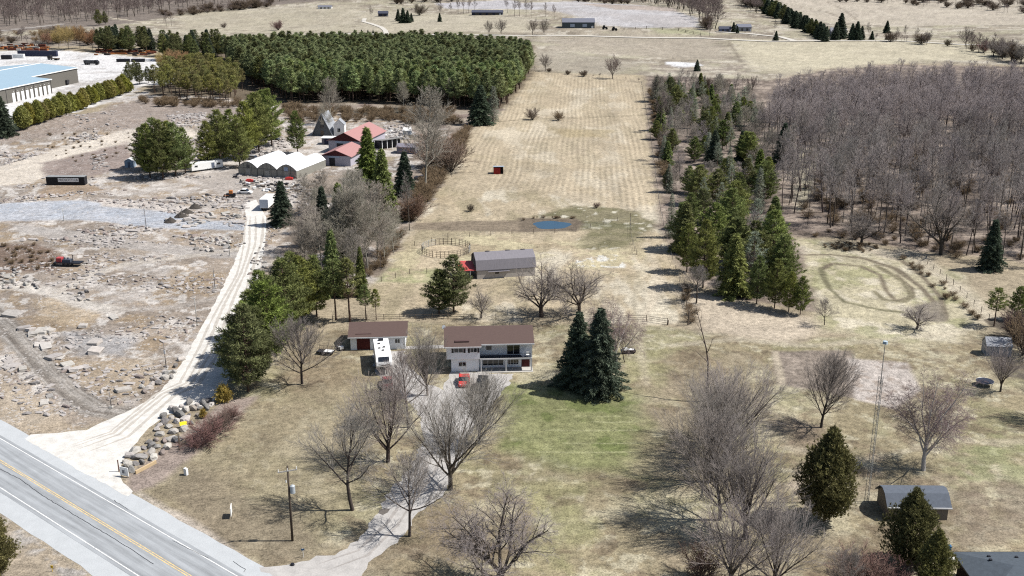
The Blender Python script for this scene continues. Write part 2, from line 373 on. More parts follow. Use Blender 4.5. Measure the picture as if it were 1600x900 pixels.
    tr = [(-60, 430), (-20, 485), (30, 530), (70, 575), (110, 615), (150, 640), (185, 645)]
    stroke(tr, 5.2, (160, 150, 138), soft=.6, wp=.5)
    for o in (-26, -19, -13, 2, 10, 22, 29): stroke([(x + o * (.6 + .4 * (y - 430) / 200) * .8, y - o * .12) for x, y in tr], .38, (126, 115, 104) if o % 2 else (186, 178, 168), soft=.15, wp=.12, alpha=.75)
    reg([(395, 300), (470, 290), (470, 250), (640, 245), (620, 205), (540, 205), (420, 225), (330, 250), (270, 280), (370, 300)], (214, 204, 194), 2, 3, patch=(.32, .5, 5, 86), alpha=.9)
    reg([(300, 275), (385, 262), (420, 300), (400, 345), (385, 330)], (186, 174, 162), 1.5, 2)
    # industrial lot
    lot = mask([(-400, 100), (0, 80), (90, 78), (250, 92), (330, 100), (300, 128), (215, 135), (200, 150), (20, 195), (-400, 260)], 2, 3)
    mix(lot, L(236, 234, 232)); patches(lot, (206, 200, 194), .55, .68, 10, 87, .7)
    reg([(110, 125), (200, 128), (250, 150), (120, 165), (30, 195), (0, 190)], (200, 194, 188), 3, 4, patch=(.4, .55, 8, 88))
    # ---- far country
    far = mask([(-600, 92), (-600, 60), (0, 66), (330, 68), (835, 70), (835, 112), (1000, 116), (1200, 124), (1330, 98), (1700, 104), (2300, 90), (2300, -70), (-900, -70)], 6, 8)
    mix(far, L(176, 162, 138)); patches(far, (206, 194, 170), .48, .62, 60, 91, .8); patches(far, (152, 138, 118), .5, .62, 45, 92, .8); patches(far, (140, 126, 106), .56, .62, 14, 98, .6); patches(far, (216, 206, 184), .58, .64, 9, 99, .6); patches(far, (184, 176, 140), .52, .64, 25, 93, .6)
    reg([(850, 58), (1000, 52), (1120, 62), (1145, 95), (1000, 88), (870, 78)], (180, 166, 144), 8, 10, alpha=.85)
    reg([(830, 78), (900, 82), (1000, 100), (950, 116), (850, 108)], (176, 164, 142), 8, 10, alpha=.8)
    reg([(1140, 60), (1500, 68), (1560, 92), (1400, 98), (1210, 118), (1160, 100)], (206, 194, 160), 8, 10, alpha=.85)
    reg([(1380, 62), (1540, 78), (1600, 98), (1700, 100), (1700, 75), (1500, 66)], (196, 184, 150), 8, 8, alpha=.6)
    gf = mask([(800, 6), (900, 2), (1000, 8), (1090, 28), (1095, 42), (1000, 44), (940, 40), (870, 18)], 5, 6)
    mix(gf, L(198, 194, 194)); patches(gf, (180, 172, 168), .5, .64, 40, 94, .6)
    reg([(680, 5), (800, 0), (860, 16), (800, 14), (700, 14)], (196, 192, 194), 4, 6)
    reg([(900, 5), (1050, 12), (1060, 18), (960, 15)], (190, 172, 158), 4, 5)
    reg([(1010, 44), (1090, 46), (1120, 55), (1030, 52)], (176, 172, 130), 4, 4)
    reg([(1180, 0), (1700, -10), (1700, 40), (1400, 40), (1250, 30)], (200, 186, 164), 8, 10, alpha=.8)
    reg([(620, 18), (830, 26), (830, 52), (560, 50), (560, 20)], (196, 184, 156), 6, 8, alpha=.8)
    reg([(280, 20), (560, 8), (560, 50), (420, 52), (280, 50)], (190, 178, 150), 6, 8, alpha=.75)
    reg([(-200, 60), (330, 60), (330, 75), (150, 72), (0, 74), (-200, 70)], (160, 146, 130), 5, 6)
    wd = mask([(-900, 50), (0, 50), (90, 44), (160, 42), (300, 18), (430, 8), (620, -2), (640, -60), (-900, -60)], 6, 8)
    mix(wd, L(138, 124, 112))
    stroke([(-100, 56), (0, 48), (60, 42), (100, 37)], 7, (186, 178, 168), soft=2, wp=2)
    stroke([(165, 27), (210, 33), (260, 40), (300, 41)], 5, (206, 192, 164), soft=2, wp=2)
    for pts in ([(330, 46), (500, 50), (620, 56), (830, 60), (930, 60)], [(1140, 56), (1140, 70), (1150, 82), (1158, 98)], [(1210, 0), (1235, 8), (1290, 18), (1320, 30)], [(1290, 2), (1320, 16), (1340, 32)], [(835, 108), (900, 118), (960, 124), (1000, 128)], [(1040, 138), (1100, 140), (1160, 142)], [(400, 46), (500, 40), (560, 42)]):
        stroke(pts, 2.4, (140, 126, 106), soft=1.5, wp=1.5, alpha=.7)
    sn = mask([(1040, 97), (1090, 98), (1100, 103), (1060, 106), (1040, 101)], 1.2, 1.5); mix(sn, L(240, 240, 240))
    reg([(1010, 100), (1040, 100), (1100, 108), (1165, 100), (1170, 112), (1100, 118), (1020, 112)], (150, 134, 118), 3, 5, patch=(.4, .55, 10, 95), alpha=.8)
    # verges
    reg([(0, 800), (20, 812), (160, 905), (0, 1000), (-300, 850), (-300, 700)], (178, 160, 134), 1, 1)
    reg([(0, 802), (150, 902), (190, 930), (120, 930), (60, 870), (0, 830)], (184, 176, 166), .6, .6, patch=(.4, .55, 2.5, 97))
    reg([(200, 760), (280, 800), (400, 880), (450, 905), (380, 905)], (188, 174, 156), .8, .6)
    reg([(195, 748), (330, 640), (345, 625), (400, 620), (370, 660), (290, 720), (240, 760), (205, 768)], (170, 150, 136), 1, 1.2)
    # wheel-worn paths on the lawn and pasture
    for pts_, w_, c_ in (([(1010, 600), (1000, 540), (990, 480), (1000, 430), (1015, 390)], 1.6, (196, 182, 150)), ([(1050, 540), (1150, 530), (1260, 540), (1400, 530), (1500, 520)], 2.0, (204, 190, 160)), ([(610, 610), (560, 640), (520, 690)], 1.6, (176, 160, 128)), ([(1000, 515), (1020, 470), (1030, 430), (1010, 380)], 2.2, (214, 196, 166)), ([(1230, 700), (1350, 720), (1480, 690), (1600, 690)], 1.5, (194, 180, 150))):
        stroke(pts_, w_, c_, soft=.8, wp=.8, alpha=.55)
    # overall mottling, worked into the colour of the ground cover itself
    v = .84 + .22 * n40 + .26 * n12 + .36 * n4 + .36 * n1 - .40
    v2 = .84 + .22 * n40 + .30 * fbm(X, Y * .16, 9, 4, 12) + .36 * fbm(X, Y * .22, 3.2, 4, 13) + .3 * n1 - .40; sw = FX[:, 0]; v = v * (1 - sw) + v2 * sw
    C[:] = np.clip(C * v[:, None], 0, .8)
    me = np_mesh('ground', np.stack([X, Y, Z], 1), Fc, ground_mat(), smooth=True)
    ca = me.attributes.new('gcol', 'FLOAT_COLOR', 'POINT'); ca.data.foreach_set('color', np.concatenate([C, np.ones((len(C), 1))], 1).astype(np.float32).ravel())
    cb = me.attributes.new('gfx', 'FLOAT_COLOR', 'POINT'); cb.data.foreach_set('color', FX.astype(np.float32).ravel())
    o = meshobj('ground', me); o['kind'] = 'structure'; return o
def ground_mat():
    m, nt, b = newmat('ground cover')
    g = nt.nodes.new('ShaderNodeNewGeometry').outputs['Position']
    a = nt.nodes.new('ShaderNodeAttribute'); a.attribute_name = 'gcol'
    f = nt.nodes.new('ShaderNodeAttribute'); f.attribute_name = 'gfx'
    sep = nt.nodes.new('ShaderNodeSeparateColor'); nt.links.new(f.outputs['Color'], sep.inputs[0])
    n1 = noisen(nt, g, .9, 5, .7); n2 = noisen(nt, g, 3.5, 4, .75); n3 = noisen(nt, g, .22, 4, .6)
    v = mathn(nt, 'ADD', mathn(nt, 'ADD', mrange(nt, n1, .3, .7, .62, 1.38), mathn(nt, 'ADD', mrange(nt, n2, .3, .7, -.50, .50), mrange(nt, noisen(nt, g, 9, 2, .7), .3, .7, -.22, .22))), mrange(nt, n3, .3, .7, -.10, .10))
    gm = nt.nodes.new('ShaderNodeMapping'); gm.inputs['Scale'].default_value = (1, .15, 1); nt.links.new(g, gm.inputs[0]); gstr = gm.outputs[0]
    # stubble rows: bands about 1.9 m apart, wavering
    sx = nt.nodes.new('ShaderNodeSeparateXYZ'); nt.links.new(g, sx.inputs[0])
    u = mathn(nt, 'SUBTRACT', mathn(nt, 'MULTIPLY', sx.outputs[0], .9976), mathn(nt, 'MULTIPLY', sx.outputs[1], .0697))
    u = mathn(nt, 'ADD', u, mathn(nt, 'MULTIPLY', noisen(nt, g, .012, 2, .5), 5.0))
    s = mathn(nt, 'SINE', mathn(nt, 'MULTIPLY', u, 2 * math.pi / 1.9))
    s = mathn(nt, 'MULTIPLY', s, mrange(nt, noisen(nt, gstr, .09, 3, .6), .38, .6, .02, .15))
    v = mathn(nt, 'ADD', v, mathn(nt, 'MULTIPLY', s, sep.outputs[0]))
    # stone chips in the yard
    vo = nt.nodes.new('ShaderNodeTexVoronoi'); vo.inputs['Scale'].default_value = 1.5; nt.links.new(g, vo.inputs['Vector'])
    chip = mathn(nt, 'MULTIPLY', mathn(nt, 'MULTIPLY', mathn(nt, 'LESS_THAN', vo.outputs['Distance'], .33), mrange(nt, noisen(nt, g, .25, 3, .6), .48, .56, 0, 1)), sep.outputs[1])
    base = mixc(nt, 1.0, a.outputs['Color'], grey(nt, v), 'MULTIPLY')
    base = mixc(nt, mathn(nt, 'MULTIPLY', chip, .75), base, (.36, .34, .32))
    nt.links.new(base, b.inputs['Base Color']); b.inputs['Roughness'].default_value = .95; b.inputs['Specular IOR Level'].default_value = .1
    hh = mathn(nt, 'ADD', mathn(nt, 'MULTIPLY', n2, .5), mathn(nt, 'ADD', n1, mathn(nt, 'MULTIPLY', chip, 1.2)))
    nt.links.new(bumpn(nt, hh, .55, .30), b.inputs['Normal'])
    return m
ground()

# ================================================================== ROADS AND WATER
def gravel(name, c, var=.12): return M(name, c, .95, var, .6, .03)
white_gravel = gravel('pale crushed limestone', lin(244, 240, 232, .50), .22)
grey_gravel = gravel('grey driveway gravel', lin(208, 204, 199), .2)
ra = P(0, 685); rb = P(370, 900); rd = (rb - ra).normalized(); rang = math.atan2(rd.y, rd.x); rn = Vector((-rd.y, rd.x, 0))  # rn points away from camera (up)
def asphalt_mat():
    m, nt, b = newmat('worn asphalt'); tc = nt.nodes.new('ShaderNodeTexCoord').outputs['Object']
    mp = nt.nodes.new('ShaderNodeMapping'); mp.inputs['Scale'].default_value = (.06, 1.1, 1); nt.links.new(tc, mp.inputs[0])
    s1 = noisen(nt, mp.outputs[0], 1.2, 4, .6); s2 = noisen(nt, tc, 5, 4, .7); s3 = noisen(nt, tc, .3, 3, .6)
    v = mathn(nt, 'ADD', mathn(nt, 'ADD', mrange(nt, s1, .3, .7, .74, 1.24), mrange(nt, s2, .3, .7, -.07, .07)), mrange(nt, s3, .3, .7, -.08, .08))
    nt.links.new(mixc(nt, 1.0, (*lin(180, 184, 187, .5), 1), grey(nt, v), 'MULTIPLY'), b.inputs['Base Color'])
    b.inputs['Roughness'].default_value = .85; return m
def paint_mat(name, c, under, wear):
    m, nt, b = newmat(name); tc = nt.nodes.new('ShaderNodeTexCoord').outputs['Object']
    n = noisen(nt, tc, 2.2, 5, .75); f = mrange(nt, n, wear - .12, wear + .12, 0, 1)
    nt.links.new(mixc(nt, f, under, c), b.inputs['Base Color']); b.inputs['Roughness'].default_value = .7; return m
def strip(name, off0, off1, s0, s1, z, mat, jit=0, seed=0):
    rnd = random.Random(seed); n = max(1, int((s1 - s0) / 3)); vv = []; ff = []
    for i in range(n + 1):
        s = s0 + (s1 - s0) * i / n
        vv += [(s, off0 + rnd.uniform(-jit, jit), 0), (s, off1 + rnd.uniform(-jit, jit), 0)]
    ff = [(2 * i, 2 * i + 2, 2 * i + 3, 2 * i + 1) for i in range(n)]
    me = bpy.data.meshes.new(name); me.from_pydata(vv, [], ff); me.materials.append(mat); o = meshobj(name, me)
    o.location = (ra.x, ra.y, z); o.rotation_euler = (0, 0, rang); o['kind'] = 'structure'; return o
asp = asphalt_mat(); shd = gravel('pale gravel shoulder', lin(214, 218, 220), .08)
strip('road_shoulder', .0, 3.35, -260, 160, .010, shd, .12, 1)
strip('road_shoulder', -11.1, -7.6, -260, 160, .010, shd, .15, 2)
strip('highway', -8.3, .6, -260, 160, .022, asp, .03, 3)
wp = paint_mat('worn white road paint', (.62, .62, .6), lin(180, 182, 185), .42); yp = paint_mat('worn yellow road paint', (.62, .44, .17), lin(190, 180, 160), .47)
strip('road_edge_line', -.07, .07, -260, 160, .028, wp, .005, 4); strip('road_edge_line', -7.73, -7.58, -260, 160, .028, wp, .005, 5)
strip('road_centre_line', -3.92, -3.78, -260, 160, .028, yp, .005, 6); strip('road_centre_line', -3.62, -3.48, -260, 160, .028, yp, .005, 6)
tar = M('black crack sealant', (.03, .03, .032), .5)
def crackline(pts, wd, seed):
    rnd = random.Random(seed); mb = MB(); q = []
    for i in range(len(pts) - 1):
        a = P(*pts[i]); b = P(*pts[i + 1]); n = max(2, int((b - a).length / .7))
        for j in range(n): q.append(a.lerp(b, j / n) + Vector((rnd.uniform(-.07, .07), rnd.uniform(-.07, .07), 0)))
    for a, b in zip(q, q[1:]):
        d = (b - a).normalized(); s = Vector((-d.y, d.x, 0)) * wd / 2
        mb.face([(p.x, p.y, .034) for p in (a - s, b - s, b + s, a + s)])
    o = mb.build('road_crack', tar); o['kind'] = 'structure'
crackline([(0, 733), (30, 748), (75, 780), (120, 807), (175, 840), (210, 862), (245, 885)], .09, 1)
crackline([(178, 782), (205, 799)], .06, 2); crackline([(270, 845), (300, 860), (332, 876)], .06, 3)
crackline([(365, 877), (383, 890), (378, 898)], .06, 4)
sheet('gravel_lane', [P(*q) for q in ((40, 686), (48, 679), (95, 676), (135, 672), (170, 655), (205, 640), (240, 622), (262, 598), (290, 558), (318, 505), (345, 455), (366, 410), (380, 375), (386, 345), (380, 318), (400, 312), (416, 340), (415, 375), (408, 415), (398, 450), (384, 490), (366, 525), (362, 560), (356, 600), (332, 628), (300, 640), (262, 648), (232, 668), (215, 690), (196, 712), (186, 735), (192, 754), (208, 768), (200, 776), (120, 733))], .014, white_gravel, .16, 1.2, 3)
sheet('driveway', [P(*q) for q in ((405, 886), (440, 882), (470, 876), (520, 866), (560, 845), (585, 812), (604, 775), (630, 745), (650, 712), (662, 680), (660, 655), (645, 632), (622, 612), (596, 592), (582, 568), (584, 548), (632, 548), (636, 566), (650, 585), (668, 600), (690, 610), (705, 580), (750, 582), (800, 584), (796, 602), (775, 625), (752, 650), (738, 668), (728, 700), (712, 735), (700, 765), (676, 786), (650, 806), (634, 836), (606, 860), (580, 880), (560, 905), (520, 935), (490, 950))], .012, grey_gravel, .45, 1.0, 5)
sheet('garden_path', [P(*q) for q in ((632, 541), (696, 539), (696, 544), (632, 546))], .012, grey_gravel, .06, 1.2, 6)
def lane_ruts(pts, off, wd, mat, z, seed, name='wheel_rut'):
    rnd = random.Random(seed); q = []
    for a, b in zip(pts, pts[1:]):
        A = P(*a); B = P(*b); n = max(2, int((B - A).length / 1.5))
        for j in range(n): q.append(A.lerp(B, j / n))
    mb = MB(); L = []
    for i, p in enumerate(q):
        d = q[min(i + 1, len(q) - 1)] - q[max(i - 1, 0)]; d.z = 0; d.normalize(); s = Vector((-d.y, d.x, 0)); c = p + s * (off + .35 * math.sin(i * .13 + seed)); k = wd * rnd.uniform(.5, 1.3) * min(1, i / 4, (len(q) - 1 - i) / 4)
        L.append(((c - s * k).to_tuple()[:2] + (z,), (c + s * k).to_tuple()[:2] + (z,)))
    for a, b in zip(L, L[1:]): mb.face([a[0], b[0], b[1], a[1]])
    o = mb.build(name, mat); o['kind'] = 'structure'
rutm = gravel('worn lane gravel', lin(222, 215, 204, .46), .2); rutd = gravel('worn driveway gravel', lin(196, 190, 184, .46), .22)
lane_c = [(120, 705), (190, 680), (262, 618), (300, 600), (335, 540), (360, 485), (385, 430), (398, 380), (402, 335)]
for k, (o_, w_) in enumerate(((-1.5, .35), (.2, .3), (1.5, .3), (2.6, .25))): lane_ruts(lane_c, o_, w_, rutm, .020, k)
drive_c = [(500, 890), (570, 865), (615, 820), (640, 780), (668, 740), (690, 690), (692, 650), (705, 625), (730, 600)]
for k, o_ in enumerate((-.9, .9)): lane_ruts(drive_c, o_, .28, rutd, .018, k + 7)
lane_ruts([(655, 640), (625, 605), (600, 575), (606, 552)], .8, .3, rutd, .018, 11); lane_ruts([(655, 640), (625, 605), (600, 575), (606, 552)], -.8, .3, rutd, .018, 12)
wat, wnt, wb = newmat('pond water'); wb.inputs['Base Color'].default_value = (.018, .05, .085, 1); wb.inputs['Roughness'].default_value = .22
wnt.links.new(bumpn(wnt, noisen(wnt, wnt.nodes.new('ShaderNodeTexCoord').outputs['Object'], 2.5, 3, .6), .25, .05), wb.inputs['Normal'])
pc = P(862, 351.5); pr = []
for i in range(36):
    a = 2 * math.pi * i / 36; k = 1 + .06 * math.sin(3 * a + 1) + .05 * math.sin(5 * a)
    pr.append((pc.x + 5.1 * k * math.cos(a), pc.y + 4.3 * k * math.sin(a)))
sheet('pond', pr, .012, wat)
sheet('puddle', [P(*q) for q in ((592, 797), (600, 794), (609, 795), (606, 801), (598, 805), (591, 802))], .016, M('damp mud', lin(120, 114, 108)), .05, .5, 2)
def far_road(name, pts, wd, mat, lift=.12):
    pw = []
    for a, b in zip(pts, pts[1:]):
        A = P(*a); B = P(*b); n = max(1, int((B - A).length / 10))
        for j in range(n): pw.append(A.lerp(B, j / n))
    pw.append(P(*pts[-1])); mb = MB(); L = []
    for i, p in enumerate(pw):
        d = (pw[min(i + 1, len(pw) - 1)] - pw[max(i - 1, 0)]); d.z = 0; d.normalize(); s = Vector((-d.y, d.x, 0)) * wd / 2
        L.append([(q.x, q.y, float(H(q.x, q.y)) + lift) for q in (p - s, p - s / 3, p + s / 3, p + s)])
    for a, b in zip(L, L[1:]):
        for k in range(3): mb.face([a[k], b[k], b[k + 1], a[k + 1]])
    o = mb.build(name, mat); o['kind'] = 'structure'; return o
fr = gravel('far gravel road', lin(232, 226, 214), .06)
far_road('country_road', [(500, 52), (600, 54), (700, 55), (800, 56), (900, 56), (1000, 59), (1100, 60), (1200, 65), (1300, 64), (1400, 64), (1500, 70), (1700, 74)], 6, fr, .35)
far_road('farm_lane', [(604, 54), (602, 48), (596, 43), (582, 38), (568, 34), (570, 29)], 4, fr, .3)
far_road('farm_lane', [(1245, 65), (1220, 58), (1170, 53), (1120, 50)], 5, fr, .3)
# ================================================================== TREES
def seg_mesh(name, segs, mat, n=3):
    """open tapered tubes for many branch segments at once"""
    S = np.array([[*a, *b, r0, r1] for a, b, r0, r1 in segs], float)
    p0, p1, r0, r1 = S[:, :3], S[:, 3:6], S[:, 6], S[:, 7]
    d = p1 - p0; d /= np.linalg.norm(d, axis=1)[:, None] + 1e-9
    ref = np.where(np.abs(d[:, 2:3]) < .9, [[0, 0, 1.]], [[1., 0, 0]]); a = np.cross(d, ref); a /= np.linalg.norm(a, axis=1)[:, None]; b = np.cross(d, a)
    V = np.zeros((len(S), 2 * n, 3))
    for i in range(n):
        t = 2 * math.pi * i / n; o = a * math.cos(t) + b * math.sin(t)
        V[:, i] = p0 + o * r0[:, None]; V[:, n + i] = p1 + o * r1[:, None]
    base = (np.arange(len(S)) * 2 * n)[:, None, None]
    q = np.array([[i, (i + 1) % n, n + (i + 1) % n, n + i] for i in range(n)])[None]
    return np_mesh(name, V.reshape(-1, 3), (base + q).reshape(-1, 4), mat, smooth=(n > 3))
def rot_about(v, ax, a): return Matrix.Rotation(a, 3, ax) @ v
def grow_tree(seed, Ht, st):
    rnd = random.Random(seed); lv = [[] for _ in range(6)]
    nl = len(st['n'])
    def limb(level, p, d, L, r, Lref):
        k = st['seg'][level]; pts = [p]; dirs = [d]; step = L / k
        for i in range(k):
            w_ = st['wig'][level]
            d = (d + Vector((rnd.gauss(0, w_), rnd.gauss(0, w_), rnd.gauss(0, w_) + st['trop'][level]))).normalized()
            pts.append(pts[-1] + d * step); dirs.append(d)
        rt = r * st['taper'][level]
        rad = [r + (rt - r) * i / k for i in range(k + 1)]
        for i in range(k): lv[level].append((pts[i], pts[i + 1], rad[i], rad[i + 1]))
        if level < nl:
            n = st['n'][level]; n = max(1, int(round(n * (.8 + .4 * rnd.random()) * (1 if level < 1 else min(1.3, L / Lref + .25)))))
            az = rnd.random() * 6.28
            for j in range(n):
                t = st['t0'][level] + (1 - st['t0'][level]) * ((j + rnd.random() * .9) / n); t = min(t, .995)
                f = t * k; i = min(int(f), k - 1); q = pts[i].lerp(pts[i + 1], f - i); dd = dirs[i + 1]
                ax = dd.orthogonal().normalized(); az += 2.4 + rnd.uniform(-.4, .4)
                ax = rot_about(ax, dd, az)
                an = R(st['ang'][level][0] + (st['ang'][level][1] - st['ang'][level][0]) * t + rnd.gauss(0, 7))
                nd = rot_about(dd, ax, an).normalized()
                if level == 0 and 'env' in st: cl = Ht * st['env'](t) * (.85 + .3 * rnd.random())
                else: cl = L * st['len'][level] * (1.1 - .55 * t) * (.7 + .6 * rnd.random())
                rr = max((rad[i] + (rad[i + 1] - rad[i]) * (f - i)) * st['rr'][level], st['rmin'])
                limb(level + 1, q, nd, cl, rr, L * st['len'][level] * .8 if level else Ht * .35)
    limb(0, Vector((0, 0, -.15)), Vector((rnd.gauss(0, .03), rnd.gauss(0, .03), 1)).normalized(), Ht * st['trunk'], Ht * st['r'], 1)
    return lv
def bare_tree(name, seed, Ht, st, bark, twig, cut=2):
    lv = grow_tree(seed, Ht, st); root = thing(name, 'x', 'tree', (0, 0, 0))
    tk = []
    mt = seg_mesh('trunk', lv[0] + [s for l in lv[1:cut] for s in l], bark, 6); meshobj('trunk', mt, root)
    mc = seg_mesh('crown', [s for l in lv[cut:] for s in l], twig, 3); meshobj('crown', mc, root)
    root['h'] = max(s[1].z for l in lv for s in l); return root
bark = M('grey bark', lin(98, 88, 80, .45), .95, .25, 3, 0, .5)
twig = M('grey brown twigs', lin(174, 165, 157, .56), .95, .12, 2, 0, .45)
bark_d = M('dark bark', lin(116, 104, 96, .45), .95, .25, 3, 0, .5)
twig_w = M('woodland twigs', lin(176, 167, 162, .57), .95, .12, 1, 0, .5)
twig_p = M('purplish birch twigs', lin(168, 146, 142, .55), .95, .12, 2, 0, .3)
birch = M('white birch bark', lin(225, 218, 210, .55), .8, .15, 4)
twig_g = M('pale aspen twigs', lin(176, 168, 154, .54), .95, .12, 2, 0, .4)
willow = M('yellow willow twigs', lin(196, 162, 112, .5), .95, .12, 2, 0, .5)
brushm = M('brown brush', lin(150, 128, 112, .5), .95, .2, 1, 0, .8)
redbrush = M('reddish dogwood stems', lin(150, 122, 112, .5), .95, .2, 1, 0, .4)
VASE = dict(n=[12, 9, 7, 5], seg=[3, 7, 4, 3, 1], wig=[.03, .05, .06, .07, .1], trop=[.05, .06, .07, .06, .04], taper=[.75, .22, .3, .4, .5],
            t0=[.45, .15, .10, .10], ang=[(62, 14), (32, 22), (28, 22), (26, 20)], len=[1, .56, .54, .50], rr=[.54, .50, .55, .6], rmin=.014, trunk=.30, r=.024,
            env=lambda t: .60 + .14 * t)
OVAL = dict(n=[20, 9, 7, 5], seg=[8, 6, 4, 3, 1], wig=[.04, .05, .06, .07, .1], trop=[.03, .09, .08, .06, .04], taper=[.15, .22, .3, .4, .5],
            t0=[.18, .12, .10, .10], ang=[(68, 22), (32, 24), (28, 22), (26, 20)], len=[1, .54, .52, .50], rr=[.6, .52, .55, .6], rmin=.014, trunk=.86, r=.020,
            env=lambda t: .56 * (1 - t) ** .6 + .12)
SPREAD = dict(n=[8, 10, 9, 8], seg=[2, 6, 4, 3, 1], wig=[.05, .14, .18, .18, .2], trop=[.02, .03, .02, .0, .0], taper=[.85, .25, .3, .4, .5],
            t0=[.6, .2, .12, .15], ang=[(68, 30), (46, 36), (46, 38), (44, 36)], len=[1, .50, .46, .42], rr=[.55, .58, .58, .6], rmin=.014, trunk=.24, r=.030,
            env=lambda t: .66)
OPEN = dict(n=[13, 9, 7, 5], seg=[6, 5, 4, 3, 1], wig=[.06, .06, .07, .08, .1], trop=[.03, .07, .06, .05, .04], taper=[.2, .25, .3, .4, .5],
            t0=[.3, .2, .15, .15], ang=[(62, 26), (34, 26), (30, 24), (28, 22)], len=[1, .54, .52, .48], rr=[.6, .55, .55, .6], rmin=.014, trunk=.85, r=.020,
            env=lambda t: .52 * (1 - t) ** .6 + .12)
BIRCH = dict(n=[9, 11, 11, 7], seg=[3, 6, 3, 3, 2], wig=[.05, .09, .12, .10, .08], trop=[.02, .03, -.03, -.12, -.2], taper=[.7, .25, .3, .5, .5],
            t0=[.35, .2, .12, .15], ang=[(55, 20), (48, 36), (48, 38), (44, 36)], len=[1, .42, .46, .5], rr=[.5, .45, .5, .6], rmin=.012, trunk=.35, r=.020,
            env=lambda t: .60)
WOOD = dict(n=[19, 9, 9], seg=[8, 4, 2, 1], wig=[.035, .08, .1, .1], trop=[.03, .10, .06, .02], taper=[.2, .3, .4, .6],
            t0=[.38, .2, .12], ang=[(52, 25), (36, 30), (36, 30)], len=[1, .46, .46], rr=[.42, .5, .6], rmin=.020, trunk=.93, r=.0105,
            env=lambda t: .30 * (1 - t) ** .7 + .07)
WOOD2 = dict(WOOD, n=[16, 10, 9], t0=[.5, .15, .12], env=lambda t: .34 * (1.1 - t) ** .6 + .05, ang=[(45, 22), (38, 30), (36, 30)])
SHRUB = dict(n=[18, 9, 8], seg=[1, 4, 2, 1], wig=[.02, .12, .14, .1], trop=[0, .05, .03, .02], taper=[.9, .3, .4, .6],
            t0=[.0, .15, .12], ang=[(50, 15), (34, 28), (36, 30)], len=[1, .45, .45], rr=[.6, .6, .6], rmin=.014, trunk=.08, r=.020,
            env=lambda t: .9)
